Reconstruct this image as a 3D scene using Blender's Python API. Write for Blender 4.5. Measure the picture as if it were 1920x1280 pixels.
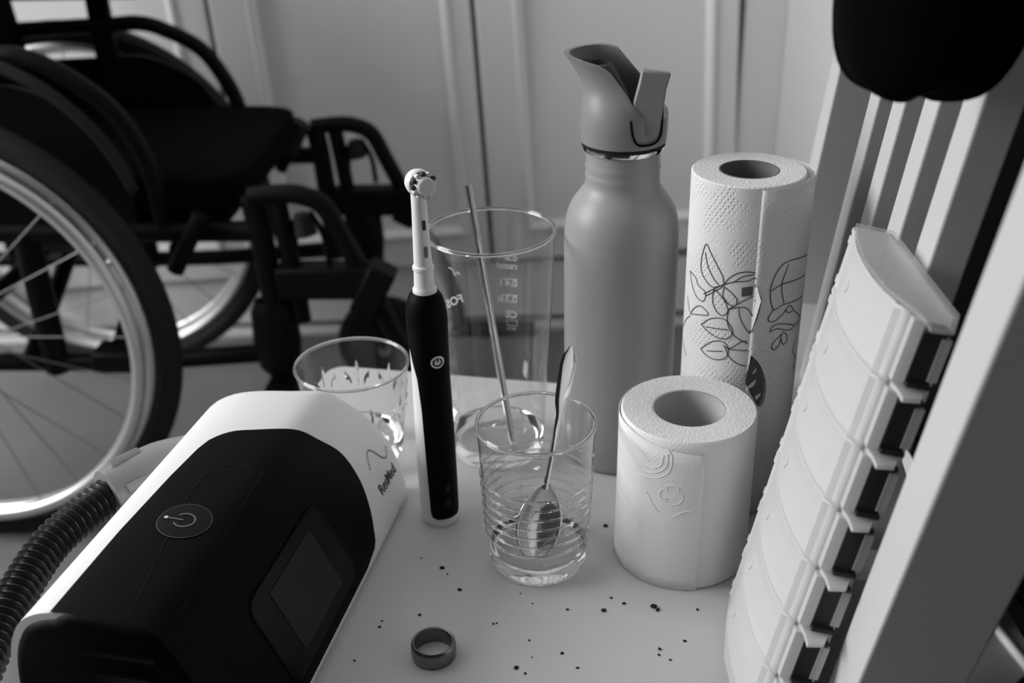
import bpy, bmesh, math, random
from mathutils import Vector, Matrix
from mathutils.bvhtree import BVHTree
R_ = math.radians
for o in list(bpy.data.objects):
    bpy.data.objects.remove(o)
scn = bpy.context.scene
COL = scn.collection

# ------------------------------------------------------------------ camera
CAM_H, PITCH, ROLL, FPX = 0.4187, R_(27.108), R_(-1.6), 2030.0
fwd = Vector((0, math.cos(PITCH), -math.sin(PITCH)))
up0 = Vector((0, math.sin(PITCH), math.cos(PITCH)))
rt0 = Vector((1, 0, 0))
rt = math.cos(ROLL) * rt0 + math.sin(ROLL) * up0
up = -math.sin(ROLL) * rt0 + math.cos(ROLL) * up0
cam = bpy.data.cameras.new('camera')
cam.sensor_width = 36.0
cam.lens = FPX * 36.0 / 1920.0
cam.clip_start = 0.02
cam.dof.use_dof = True
cam.dof.focus_distance = 0.585
cam.dof.aperture_fstop = 7.6
camo = bpy.data.objects.new('camera', cam)
COL.objects.link(camo)
m = Matrix((rt, up, -fwd)).transposed().to_4x4()
m.translation = (0, 0, CAM_H)
camo.matrix_world = m
scn.camera = camo

# ------------------------------------------------------------------ world, window light, exposure
world = bpy.data.worlds.new('world')
scn.world = world
world.use_nodes = True
world.node_tree.nodes['Background'].inputs[0].default_value = (1, 1, 1, 1)
world.node_tree.nodes['Background'].inputs[1].default_value = 0.018

def area(name, loc, target, sx, sy, power):
    l = bpy.data.lights.new(name, 'AREA')
    l.shape = 'RECTANGLE'
    l.size, l.size_y, l.energy = sx, sy, power
    o = bpy.data.objects.new(name, l)
    COL.objects.link(o)
    o.location = loc
    o.rotation_euler = (Vector(target) - Vector(loc)).to_track_quat('-Z', 'Y').to_euler()
    return o
area('window_daylight', (-2.6, 0.70, 1.20), (0.0, 0.60, 0.1), 1.4, 1.3, 86.0)

vs = scn.view_settings
vs.view_transform = 'Standard'
vs.look = 'None'
vs.exposure = 0.0
vs.gamma = 1.0
vs.use_curve_mapping = False

# ------------------------------------------------------------------ helpers
def tag(o, label=None, cat=None, group=None, kind=None):
    if label: o['label'] = label
    if cat: o['category'] = cat
    if group: o['group'] = group
    if kind: o['kind'] = kind
    return o

def mat(name, base, rough=0.5, metal=0.0, bump=0.0, scale=200.0, var=0.0, vscale=8.0, spec=0.5, trans=0.0, ior=1.45, coat=0.0):
    mt = bpy.data.materials.new(name)
    mt.use_nodes = True
    nt = mt.node_tree
    b = nt.nodes['Principled BSDF']
    b.inputs['Base Color'].default_value = (base, base, base, 1)
    b.inputs['Roughness'].default_value = rough
    b.inputs['Metallic'].default_value = metal
    b.inputs['Specular IOR Level'].default_value = spec
    b.inputs['Transmission Weight'].default_value = trans
    b.inputs['IOR'].default_value = ior
    b.inputs['Coat Weight'].default_value = coat
    tc = nt.nodes.new('ShaderNodeTexCoord')
    if var > 0:
        n = nt.nodes.new('ShaderNodeTexNoise')
        n.inputs['Scale'].default_value = vscale
        n.inputs['Detail'].default_value = 5
        r = nt.nodes.new('ShaderNodeMapRange')
        r.inputs['From Min'].default_value = 0.25
        r.inputs['From Max'].default_value = 0.75
        r.inputs['To Min'].default_value = max(0, base * (1 - var))
        r.inputs['To Max'].default_value = base * (1 + var)
        nt.links.new(tc.outputs['Object'], n.inputs['Vector'])
        nt.links.new(n.outputs['Fac'], r.inputs['Value'])
        nt.links.new(r.outputs['Result'], b.inputs['Base Color'])
    if bump > 0:
        n2 = nt.nodes.new('ShaderNodeTexNoise')
        n2.inputs['Scale'].default_value = scale
        n2.inputs['Detail'].default_value = 3
        bp = nt.nodes.new('ShaderNodeBump')
        bp.inputs['Strength'].default_value = bump
        bp.inputs['Distance'].default_value = 0.001
        nt.links.new(tc.outputs['Object'], n2.inputs['Vector'])
        nt.links.new(n2.outputs['Fac'], bp.inputs['Height'])
        nt.links.new(bp.outputs['Normal'], b.inputs['Normal'])
    return mt

def glass_mat(name, rough=0.0, ior=1.45, tint=1.0):
    mt = mat(name, tint, rough, trans=1.0, ior=ior)
    return mt

def thin_glass(name, ior=1.45, clear=0.97):
    mt = bpy.data.materials.new(name)
    mt.use_nodes = True
    nt = mt.node_tree
    nt.nodes.remove(nt.nodes['Principled BSDF'])
    tp = nt.nodes.new('ShaderNodeBsdfTransparent')
    tp.inputs['Color'].default_value = (clear, clear, clear, 1)
    gl = nt.nodes.new('ShaderNodeBsdfGlossy')
    gl.inputs['Roughness'].default_value = 0.02
    lw = nt.nodes.new('ShaderNodeLayerWeight')
    lw.inputs['Blend'].default_value = 0.5
    pw = nt.nodes.new('ShaderNodeMath')
    pw.operation = 'POWER'
    pw.inputs[1].default_value = 3.0
    fr_ = nt.nodes.new('ShaderNodeMapRange')
    fr_.inputs['To Min'].default_value = 0.05
    fr_.inputs['To Max'].default_value = 0.9
    nt.links.new(lw.outputs['Facing'], pw.inputs[0])
    nt.links.new(pw.outputs[0], fr_.inputs['Value'])
    n = nt.nodes.new('ShaderNodeTexNoise')
    n.inputs['Scale'].default_value = 90
    bp = nt.nodes.new('ShaderNodeBump')
    bp.inputs['Strength'].default_value = 0.04
    bp.inputs['Distance'].default_value = 0.001
    mx = nt.nodes.new('ShaderNodeMixShader')
    nt.links.new(n.outputs['Fac'], bp.inputs['Height'])
    nt.links.new(bp.outputs['Normal'], gl.inputs['Normal'])
    nt.links.new(fr_.outputs[0], mx.inputs[0])
    nt.links.new(tp.outputs[0], mx.inputs[1])
    nt.links.new(gl.outputs[0], mx.inputs[2])
    nt.links.new(mx.outputs[0], nt.nodes['Material Output'].inputs['Surface'])
    return mt

def dotted_paper(name, base, scale, strength):
    mt = mat(name, base, 0.95, spec=0.1)
    nt = mt.node_tree
    b = nt.nodes['Principled BSDF']
    tc = [n for n in nt.nodes if n.type == 'TEX_COORD'][0]
    v = nt.nodes.new('ShaderNodeTexVoronoi')
    v.inputs['Scale'].default_value = scale
    v.inputs['Randomness'].default_value = 0.25
    r = nt.nodes.new('ShaderNodeMapRange')
    r.inputs['From Min'].default_value = 0.10
    r.inputs['From Max'].default_value = 0.34
    bp = nt.nodes.new('ShaderNodeBump')
    bp.inputs['Strength'].default_value = strength
    bp.inputs['Distance'].default_value = 0.0008
    n = nt.nodes.new('ShaderNodeTexNoise')
    n.inputs['Scale'].default_value = 900
    bp2 = nt.nodes.new('ShaderNodeBump')
    bp2.inputs['Strength'].default_value = 0.12
    bp2.inputs['Distance'].default_value = 0.0005
    # unrolled coordinates round the roll, so the dots sit in diagonal rows
    sx = nt.nodes.new('ShaderNodeSeparateXYZ')
    at = nt.nodes.new('ShaderNodeMath')
    at.operation = 'ARCTAN2'
    mu = nt.nodes.new('ShaderNodeMath')
    mu.operation = 'MULTIPLY'
    mu.inputs[1].default_value = 0.034
    cb = nt.nodes.new('ShaderNodeCombineXYZ')
    mp = nt.nodes.new('ShaderNodeMapping')
    mp.inputs['Rotation'].default_value = (0, 0, 0.6)
    v.voronoi_dimensions = '2D'
    nt.links.new(tc.outputs['Object'], sx.inputs[0])
    nt.links.new(sx.outputs['Y'], at.inputs[0])
    nt.links.new(sx.outputs['X'], at.inputs[1])
    nt.links.new(at.outputs[0], mu.inputs[0])
    nt.links.new(mu.outputs[0], cb.inputs['X'])
    nt.links.new(sx.outputs['Z'], cb.inputs['Y'])
    nt.links.new(cb.outputs[0], mp.inputs['Vector'])
    nt.links.new(mp.outputs[0], v.inputs['Vector'])
    nt.links.new(tc.outputs['Object'], n.inputs['Vector'])
    nt.links.new(v.outputs['Distance'], r.inputs['Value'])
    # dots only in drifting patches
    n3 = nt.nodes.new('ShaderNodeTexNoise')
    n3.inputs['Scale'].default_value = 45
    r3 = nt.nodes.new('ShaderNodeMapRange')
    r3.inputs['From Min'].default_value = 0.42
    r3.inputs['From Max'].default_value = 0.52
    nt.links.new(cb.outputs[0], n3.inputs['Vector'])
    nt.links.new(n3.outputs['Fac'], r3.inputs['Value'])
    ml = nt.nodes.new('ShaderNodeMath')
    ml.operation = 'MAXIMUM'
    nt.links.new(r.outputs['Result'], ml.inputs[0])
    nt.links.new(r3.outputs['Result'], ml.inputs[1])
    nt.links.new(ml.outputs[0], bp.inputs['Height'])
    nt.links.new(n.outputs['Fac'], bp2.inputs['Height'])
    nt.links.new(bp2.outputs['Normal'], bp.inputs['Normal'])
    nt.links.new(bp.outputs['Normal'], b.inputs['Normal'])
    return mt

def plastic_milky(name, base=0.85, see=0.35):
    mt = bpy.data.materials.new(name)
    mt.use_nodes = True
    nt = mt.node_tree
    b = nt.nodes['Principled BSDF']
    b.inputs['Base Color'].default_value = (base, base, base, 1)
    b.inputs['Roughness'].default_value = 0.35
    tl = nt.nodes.new('ShaderNodeBsdfTranslucent')
    tl.inputs['Color'].default_value = (base, base, base, 1)
    tp = nt.nodes.new('ShaderNodeBsdfTransparent')
    m1 = nt.nodes.new('ShaderNodeMixShader')
    m1.inputs[0].default_value = 0.4
    m2 = nt.nodes.new('ShaderNodeMixShader')
    m2.inputs[0].default_value = see
    out = nt.nodes['Material Output']
    nt.links.new(b.outputs[0], m1.inputs[1])
    nt.links.new(tl.outputs[0], m1.inputs[2])
    nt.links.new(m1.outputs[0], m2.inputs[1])
    nt.links.new(tp.outputs[0], m2.inputs[2])
    nt.links.new(m2.outputs[0], out.inputs['Surface'])
    return mt

def empty(name, loc=(0, 0, 0), rz=0.0):
    o = bpy.data.objects.new(name, None)
    o.empty_display_size = 0.02
    COL.objects.link(o)
    o.location = loc
    o.rotation_euler = (0, 0, rz)
    return o

class MB:
    """collects geometry, then builds one mesh object"""
    def __init__(s):
        s.v, s.f = [], []
    def add(s, vs_, fs):
        n = len(s.v)
        s.v += [tuple(x) for x in vs_]
        s.f += [tuple(i + n for i in f) for f in fs]
        return s
    def box(s, x0, x1, y0, y1, z0, z1):
        v = [(x, y, z) for z in (z0, z1) for y in (y0, y1) for x in (x0, x1)]
        return s.add(v, [(0, 2, 3, 1), (4, 5, 7, 6), (0, 1, 5, 4), (2, 6, 7, 3), (0, 4, 6, 2), (1, 3, 7, 5)])
    def obox(s, o, ax, ay, az):
        """box from corner o with edge vectors"""
        o, ax, ay, az = map(Vector, (o, ax, ay, az))
        v = [o + ax * i + ay * j + az * k for k in (0, 1) for j in (0, 1) for i in (0, 1)]
        return s.add(v, [(0, 2, 3, 1), (4, 5, 7, 6), (0, 1, 5, 4), (2, 6, 7, 3), (0, 4, 6, 2), (1, 3, 7, 5)])
    def lathe(s, prof, n=64, c=(0, 0, 0), close=False):
        k = len(prof)
        v = []
        for i in range(n):
            a = 2 * math.pi * i / n
            for r, z in prof:
                v.append((c[0] + r * math.cos(a), c[1] + r * math.sin(a), c[2] + z))
        f = []
        kk = k if close else k - 1
        for i in range(n):
            j = (i + 1) % n
            for q in range(kk):
                q2 = (q + 1) % k
                f.append((i * k + q, j * k + q, j * k + q2, i * k + q2))
        return s.add(v, f)
    def tube(s, pts, r, n=12, cap=True, closed=False, flat=1.0):
        pts = [Vector(p) for p in pts]
        N = len(pts)
        rad = r if isinstance(r, (list, tuple)) else [r] * N
        v, f = [], []
        prev = None
        for i, p in enumerate(pts):
            if closed:
                t = (pts[(i + 1) % N] - pts[i - 1]).normalized()
            else:
                t = (pts[min(i + 1, N - 1)] - pts[max(i - 1, 0)]).normalized()
            if prev is None:
                ref = Vector((0, 0, 1)) if abs(t.z) < 0.9 else Vector((1, 0, 0))
                a = t.cross(ref).normalized()
            else:
                a = (prev - t * prev.dot(t)).normalized()
            prev = a
            b = t.cross(a)
            for k in range(n):
                q = 2 * math.pi * k / n
                v.append(p + a * math.cos(q) * rad[i] + b * math.sin(q) * rad[i] * flat)
        M = N if closed else N - 1
        for i in range(M):
            j = (i + 1) % N
            for k in range(n):
                k2 = (k + 1) % n
                f.append((i * n + k, i * n + k2, j * n + k2, j * n + k))
        if cap and not closed:
            f.append(tuple(range(n))[::-1])
            f.append(tuple((N - 1) * n + k for k in range(n)))
        return s.add(v, f)
    def loft(s, rings, cap0=True, cap1=True, wrap=True):
        n = len(rings[0])
        v = [p for r in rings for p in r]
        f = []
        kk = n if wrap else n - 1
        for i in range(len(rings) - 1):
            for k in range(kk):
                k2 = (k + 1) % n
                f.append((i * n + k, i * n + k2, (i + 1) * n + k2, (i + 1) * n + k))
        if cap0: f.append(tuple(range(n))[::-1])
        if cap1: f.append(tuple((len(rings) - 1) * n + k for k in range(n)))
        return s.add(v, f)
    def grid(s, P):
        n = len(P[0])
        v = [p for r in P for p in r]
        f = [(i * n + k, i * n + k + 1, (i + 1) * n + k + 1, (i + 1) * n + k) for i in range(len(P) - 1) for k in range(n - 1)]
        return s.add(v, f)
    def build(s, name, material, parent=None, smooth=True, bevel=0.0, angle=40, solid=0.0, subs=0, segs=2):
        me = bpy.data.meshes.new(name)
        me.from_pydata(s.v, [], s.f)
        bm = bmesh.new()
        bm.from_mesh(me)
        bmesh.ops.recalc_face_normals(bm, faces=bm.faces)
        bm.to_mesh(me)
        bm.free()
        o = bpy.data.objects.new(name, me)
        COL.objects.link(o)
        me.materials.append(material)
        if parent: o.parent = parent
        if smooth:
            for p in me.polygons: p.use_smooth = True
            me.set_sharp_from_angle(angle=R_(angle))
        if solid:
            md = o.modifiers.new('solid', 'SOLIDIFY')
            md.thickness = solid
            md.offset = 0
        if bevel:
            md = o.modifiers.new('bevel', 'BEVEL')
            md.width = bevel
            md.segments = segs
            md.limit_method = 'ANGLE'
            md.angle_limit = R_(35)
        if subs:
            md = o.modifiers.new('subsurf', 'SUBSURF')
            md.levels = md.render_levels = subs
        return o

def copy_tree(o, parent=None):
    c = o.copy()
    COL.objects.link(c)
    c.parent = parent
    for ch in [k for k in bpy.data.objects if k.parent == o]:
        copy_tree(ch, c)
    return c

def bez(pts, n=8):
    """Catmull-Rom through points"""
    P = [Vector(p) for p in pts]
    P = [P[0] * 2 - P[1]] + P + [P[-1] * 2 - P[-2]]
    out = []
    for i in range(1, len(P) - 2):
        for k in range(n):
            t = k / n
            a, b, c, d = P[i - 1], P[i], P[i + 1], P[i + 2]
            out.append(0.5 * ((2 * b) + (c - a) * t + (2 * a - 5 * b + 4 * c - d) * t * t + (3 * b - a - 3 * c + d) * t ** 3))
    out.append(P[-2])
    return out

def text_mesh(body, size, shear=0.0, extra=0.0):
    """flat triangles of a text, left-aligned at origin in XY"""
    cu = bpy.data.curves.new('lettering', 'FONT')
    cu.body = body
    cu.size = size
    cu.shear = shear
    cu.offset = extra
    o = bpy.data.objects.new('lettering', cu)
    COL.objects.link(o)
    bpy.context.view_layer.update()
    dg = bpy.context.evaluated_depsgraph_get()
    me = o.evaluated_get(dg).to_mesh()
    v = [tuple(p.co[:2]) for p in me.vertices]
    f = [tuple(p.vertices) for p in me.polygons]
    o.evaluated_get(dg).to_mesh_clear()
    bpy.data.objects.remove(o)
    return v, f

def ribbon2d(pts, w, closed=False):
    """2-D stroke of width w -> verts, quads"""
    P = [Vector(p) for p in pts]
    v, f = [], []
    n = len(P)
    for i in range(n):
        if closed: t = P[(i + 1) % n] - P[i - 1]
        else: t = P[min(i + 1, n - 1)] - P[max(i - 1, 0)]
        t = t.normalized() if t.length > 1e-9 else Vector((1, 0))
        q = Vector((-t.y, t.x)) * w / 2
        v += [tuple(P[i] + q), tuple(P[i] - q)]
    for i in range(n if closed else n - 1):
        j = (i + 1) % n
        f.append((2 * i, 2 * i + 1, 2 * j + 1, 2 * j))
    return v, f

def smooth2d(pts, n=5):
    return [tuple(p[:2]) for p in bez([(a, b, 0) for a, b in pts], n)]

# ------------------------------------------------------------------ materials
M = dict(
    table=mat('white_laminate', 0.58, 0.42, bump=0.03, scale=600, var=0.03, vscale=25),
    ceiling=mat('ceiling_paint', 0.85, 0.9), wall=mat('painted_wall', 0.60, 0.8, bump=0.05, scale=120, var=0.02),
    door=mat('painted_cupboard', 0.78, 0.55, bump=0.03, scale=150, var=0.03, vscale=4),
    floor=mat('laminate_floor', 0.17, 0.45, bump=0.04, scale=60, var=0.16, vscale=5),
    frame_white=mat('white_lacquered_wood', 0.55, 0.45, bump=0.03, scale=80, var=0.02),
    black_fabric=mat('black_fabric', 0.0025, 0.95, bump=0.4, scale=500, spec=0.05),
    black_metal=mat('black_coated_metal', 0.004, 0.5, bump=0.02, scale=300, spec=0.12),
    tyre=mat('worn_tyre_rubber', 0.014, 0.7, bump=0.1, scale=200, spec=0.3), black_rubber=mat('black_rubber', 0.010, 0.75, bump=0.05, scale=300, spec=0.3),
    alu=mat('brushed_aluminium', 0.75, 0.38, metal=1.0, bump=0.02, scale=300),
    chrome=mat('polished_steel', 0.68, 0.10, metal=1.0),
    steel=mat('brushed_steel', 0.7, 0.22, metal=1.0, bump=0.02, scale=500),
    white_plastic=mat('white_plastic', 0.86, 0.4, bump=0.02, scale=500),
    black_plastic=mat('black_matte_plastic', 0.0025, 0.5, bump=0.03, scale=700, spec=0.07),
    black_gloss=mat('black_gloss_plastic', 0.003, 0.25, spec=0.15),
    screen=mat('dark_screen', 0.016, 0.4, spec=0.2),
    icon=mat('grey_print', 0.16, 0.5),
    print_dark=mat('dark_print', 0.02, 0.6),
    glass=glass_mat('clear_glass'), thin=thin_glass('thin_glass_wall', clear=0.94),
    print_white=plastic_milky('white_enamel_print', 0.95, 0.0), print_plain=mat('white_measure_print', 0.95, 0.6),
    bottle=mat('powder_coated_steel', 0.31, 0.42, bump=0.05, scale=900, spec=0.5),
    cap=mat('grey_bottle_cap_plastic', 0.25, 0.42, bump=0.03, scale=600),
    cap_dark=mat('dark_cap_plastic', 0.07, 0.5, bump=0.03, scale=600),
    paper=dotted_paper('embossed_paper', 0.76, 380, 0.55),
    tissue=dotted_paper('toilet_tissue', 0.80, 520, 0.18),
    paper_edge=mat('paper_roll_end', 0.74, 0.95, bump=0.6, scale=700, var=0.05, vscale=300, spec=0.1),
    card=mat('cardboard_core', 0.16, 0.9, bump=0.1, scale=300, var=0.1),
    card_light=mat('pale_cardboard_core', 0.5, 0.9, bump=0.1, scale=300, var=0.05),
    ink=mat('black_ink', 0.02, 0.9),
    ink_grey=mat('grey_ink', 0.10, 0.9),
    milky=plastic_milky('milky_plastic', 0.88, 0.20),
    milky_clear=plastic_milky('clear_milky_plastic', 0.8, 0.72),
    opening_dark=mat('opening_dark_fill', 0.015, 0.5),  # black fill put in where the pill box openings look dark
    smoky=mat('frosted_grey_plastic', 0.50, 0.30, trans=0.55), spoke=mat('spoke_steel', 0.25, 0.45, metal=1.0),
    gunmetal=mat('gunmetal_ring', 0.20, 0.33, metal=1.0, bump=0.05, scale=900),
    crumb=mat('dark_crumb', 0.012, 0.9, bump=0.3, scale=900),
    bristle=mat('white_bristles', 0.75, 0.8, bump=0.5, scale=1500),
    bristle_dark=mat('dark_bristles', 0.05, 0.8),
    hose=mat('black_hose', 0.012, 0.28, spec=0.6),
)

# ------------------------------------------------------------------ the room
ZF = -0.4966
def struct(o, label):
    return tag(o, label, None, kind='structure')

struct(MB().box(-2.65, 2.0, -1.2, 1.95, ZF - 0.03, ZF).build('floor', M['floor'], smooth=False), 'pale grey laminate floor under the wheelchair')

WY = 1.847                                   # face of the cupboard doors
LEAN = R_(-2.3)
PIV = Vector((0, WY, -0.1))
rotw = Matrix.Rotation(LEAN, 4, 'Y')
def lean(vs_):
    return [tuple(PIV + rotw @ (Vector(p) - PIV)) for p in vs_]

def cupboard_door(n, x0, x1, px0, px1, label):
    z0, z1, pz0, pz1 = ZF + 0.138, 1.90, ZF + 0.205, 1.83
    mb = MB()
    g = 0.0040
    # outer slab ring (front face at WY), moulding slope and sunk panel, as one closed front
    def rect(a, b, c, d, y): return [(a, y, c), (b, y, c), (b, y, d), (a, y, d)]
    m1, dep = 0.012, 0.010
    rings = [rect(x0 + g, x1 - g, z0, z1, WY + 0.03), rect(x0 + g, x1 - g, z0, z1, WY + 0.003),
             rect(x0 + g + 0.003, x1 - g - 0.003, z0 + 0.003, z1 - 0.003, WY),
             rect(px0 - m1, px1 + m1, pz0 - m1, pz1 + m1, WY),
             rect(px0 - m1 + 0.003, px1 + m1 - 0.003, pz0 - m1 + 0.003, pz1 + m1 - 0.003, WY - 0.005),
             rect(px0 - 0.004, px1 + 0.004, pz0 - 0.004, pz1 + 0.004, WY - 0.004),
             rect(px0 + 0.004, px1 - 0.004, pz0 + 0.004, pz1 - 0.004, WY + dep),
             rect(px0 + 0.010, px1 - 0.010, pz0 + 0.010, pz1 - 0.010, WY + dep)]
    mb.loft([lean(r) for r in rings])
    o = mb.build('door_%d' % n, M['door'], smooth=False)
    return struct(o, label)
cupboard_door(1, -1.36, -0.92, -1.285, -0.985, 'white panelled cupboard door far left behind the wheelchair backrest')
cupboard_door(2, -0.92, -0.48, -0.845, -0.545, 'white panelled cupboard door behind the wheelchair armrest')
cupboard_door(3, -0.48, -0.042, -0.403, -0.093, 'white panelled cupboard door behind the wheelchair footrests')
cupboard_door(4, -0.042, 0.405, 0.036, 0.350, 'white panelled cupboard door behind the bottle')
mb = MB()
mb.box(-1.4, 0.47, WY + 0.012, WY + 0.05, ZF + 0.020, ZF + 0.130)
struct(mb.build('baseboard_back', M['door'], smooth=False), 'white plinth board under the cupboard doors')
struct(MB().box(-1.4, 0.47, WY - 0.016, WY + 0.05, ZF, ZF + 0.007).build('trim_1', M['wall'], smooth=False), 'pale strip along the floor below the plinth')
mb = MB()
mb.add(lean([(-2.65, WY + 0.05, ZF), (0.6, WY + 0.05, ZF), (0.6, WY + 0.05, 1.95), (-2.65, WY + 0.05, 1.95)]), [(0, 1, 2, 3)])
struct(mb.build('wall_back', M['wall'], smooth=False, solid=0.02), 'grey-white wall behind the cupboard doors')
struct(MB().box(0.405, 0.60, WY + 0.006, WY + 0.04, ZF, 1.90).build('trim_2', M['door'], smooth=False), 'pale filler strip between cupboard and side wall')
struct(MB().box(0.475, 0.53, 0.98, WY + 0.004, ZF, 1.90).build('wall_right', M['wall'], smooth=False), 'bright white side wall behind the slatted frame')

struct(MB().box(-2.65, 2.0, -1.2, 1.95, 1.95, 1.99).build('ceiling', M['ceiling'], smooth=False), 'white ceiling')
# left wall with the window that lights the room
mb = MB()
XL = -2.55
mb.box(XL - 0.08, XL, -1.2, -0.05, ZF, 1.95)
mb.box(XL - 0.08, XL, 1.45, 1.95, ZF, 1.95)
mb.box(XL - 0.08, XL, -0.05, 1.45, ZF, 0.50)
mb.box(XL - 0.08, XL, -0.05, 1.45, 1.90, 1.95)
struct(mb.build('wall_left', M['wall'], smooth=False), 'white wall with the window opening')
mb = MB()
for a in (-0.05, 0.68, 1.41): mb.box(XL - 0.06, XL - 0.01, a, a + 0.04, 0.50, 1.90)
for a in (0.50, 1.86): mb.box(XL - 0.06, XL - 0.01, -0.05, 1.45, a, a + 0.04)
struct(mb.build('window_1', M['door'], smooth=False), 'white window frame')

# ------------------------------------------------------------------ bedside table
LL = Vector((0.216, 0.976, 0)).normalized()
NN = Vector((0.976, -0.216, 0)).normalized()
ROT = math.atan2(LL.y, LL.x)
OFF0 = -0.1973
def LDZ(L, D, z=0.0):
    p = LL * L + NN * (OFF0 - D)
    return Vector((p.x, p.y, z))

t = empty('bedside_table', LDZ(0.27, -0.252, ZF), ROT)
tag(t, 'small white bedside table carrying the glasses, bottle and paper rolls', 'table')
TH = -ZF
LX, DY = 0.735 - 0.27, 0.252 + 0.118
def rrect(x0, x1, y0, y1, r, n=6):
    out = []
    for cx, cy, a0 in ((x1 - r, y1 - r, 0), (x0 + r, y1 - r, 90), (x0 + r, y0 + r, 180), (x1 - r, y0 + r, 270)):
        for k in range(n + 1):
            a = R_(a0 + 90 * k / n)
            out.append((cx + r * math.cos(a), cy + r * math.sin(a)))
    return out
mb = MB()
rr = rrect(0, LX, 0, DY, 0.014)
mb.loft([[(x, y, TH - 0.022) for x, y in rr], [(x, y, TH) for x, y in rr]])
mb.build('table_top', M['table'], t, bevel=0.002)
for y in (0.012, DY - 0.030): MB().box(0.015, LX - 0.015, y, y + 0.018, 0.10, TH - 0.022).build('side_panel', M['table'], t, smooth=False)
MB().box(LX - 0.033, LX - 0.015, 0.03, DY - 0.03, 0.10, TH - 0.022).build('back_panel', M['table'], t, smooth=False)
MB().box(0.015, LX - 0.033, 0.03, DY - 0.03, 0.12, 0.138).build('shelf', M['table'], t, smooth=False)
dr = MB().box(0.0, 0.015, 0.012, DY - 0.012, TH - 0.17, TH - 0.03).build('drawer_front', M['table'], t, smooth=False, bevel=0.002)
MB().lathe([(0, 0), (0.006, 0), (0.006, 0.012), (0.013, 0.016), (0.013, 0.024), (0, 0.026)], 20).build('knob', M['steel'], dr)
k = [o for o in bpy.data.objects if o.name.startswith('knob')][-1]
k.rotation_euler = (0, -math.pi / 2, 0); k.location = (0.0, DY / 2, TH - 0.10)
for x in (0.02, LX - 0.05):
    for y in (0.015, DY - 0.045):
        MB().box(x, x + 0.03, y, y + 0.03, 0.0, 0.10).build('leg', M['table'], t, smooth=False)

# ------------------------------------------------------------------ slatted white frame on the right
UB = Vector((-0.029, 0.2529, -0.9671)).normalized()
NB = Vector((0.986, -0.1519, -0.0693)).normalized()
INP = NB.cross(UB).normalized()
if INP.y < 0: INP = -INP                     # away from the camera
HD = Vector((0.1523, 0.9883, 0)).normalized()
fr = empty('slatted_frame', (0.20, 0.60, ZF))
tag(fr, 'white slatted wooden frame standing along the right side of the table', 'frame')
fo = Vector((0.20, 0.60, ZF))
def slat(z0pt, w, dep, ztop, zbot, name):
    p = Vector(z0pt) - fo
    a = p + UB * (-ztop / -UB.z)
    b = p + UB * (-zbot / -UB.z)
    mb = MB()
    mb.obox(b, -INP * w, NB * dep, a - b)
    return mb.build(name, M['frame_white'], fr, smooth=False, bevel=0.0012)
ZT, ZR = 0.78, 0.030
slat((0.2355, 0.8651, 0), 0.037, 0.046, ZT, ZR, 'post')
for q in ((0.2111, 0.7070, 0), (0.2019, 0.6470, 0), (0.1925, 0.5857, 0), (0.1833, 0.5263, 0)):
    slat(q, 0.025, 0.0165, ZT, ZR, 'slat')
slat((0.1452, 0.3933, 0), 0.0314, 0.0425, ZT, ZF + 0.0, 'post')
# bottom rail and top rail run along the row
def rail(z0, z1, sa, sb, lo, hi, name):
    def at(z):   # point of the first slat at this height
        p = Vector((0.2019, 0.6470, 0))
        return p + UB * (-z / -UB.z)
    a = at(z0) + HD * sa + NB * lo
    mb = MB()
    mb.obox(a - fo, HD * (sb - sa), NB * (hi - lo), (at(z1) - at(z0)))
    return mb.build(name, M['frame_white'], fr, smooth=False, bevel=0.0015)
rail(-0.075, ZR, -0.175, 0.30, -0.010, 0.055, 'bottom_rail')
rail(ZT, ZT + 0.05, -0.26, 0.30, -0.002, 0.052, 'top_rail')
p = Vector((0.2355, 0.8651, 0)) + UB * (0.075 / -UB.z) - fo
MB().box(p.x - 0.01, p.x + 0.035, p.y - 0.04, p.y, 0, p.z).build('leg', M['frame_white'], fr, smooth=False)

# made-up dark cushion, added so the gap between the slats stays black
c = empty('added_gap_cushion', (0.385, 0.67, ZF + 0.459))
tag(c, 'added black cushion that keeps the gap behind the slatted frame dark', 'cushion')
def pillow(hx, hy, hz, ex=4.0, n=24, m_=14):
    rings = []
    for i in range(m_ + 1):
        v = -math.pi / 2 + math.pi * i / m_
        cz, sz = math.cos(v), math.sin(v)
        pz = math.copysign(abs(sz) ** (2 / ex), sz)
        pr = abs(cz) ** (2 / ex)
        ring = []
        for k in range(n):
            a = 2 * math.pi * k / n
            ca, sa = math.cos(a), math.sin(a)
            ring.append((hx * pr * math.copysign(abs(ca) ** (2 / ex), ca), hy * pr * math.copysign(abs(sa) ** (2 / ex), sa), hz * pz + hz))
        rings.append(ring)
    return rings
mb = MB(); mb.loft(pillow(0.055, 0.22, 0.25)); mb.build('pad', M['black_fabric'], c)
mb = MB(); mb.tube([(0.056 * math.cos(a) * 0.0, 0.205 * math.copysign(abs(math.cos(a)) ** .5, math.cos(a)), 0.25 + 0.235 * math.copysign(abs(math.sin(a)) ** .5, math.sin(a))) for a in [2 * math.pi * q / 40 for q in range(40)]], 0.004, 8, closed=True)
mb.build('piping', M['black_fabric'], c)
b2 = empty('low_bench', (0.38, 0.69, ZF))  # added only to hold up the gap cushion
tag(b2, 'narrow black bench added to carry the cushion behind the slats', 'bench')
MB().box(-0.068, 0.075, -0.235, 0.235, 0.435, 0.458).build('bench_top', M['black_metal'], b2, bevel=0.004)
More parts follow.
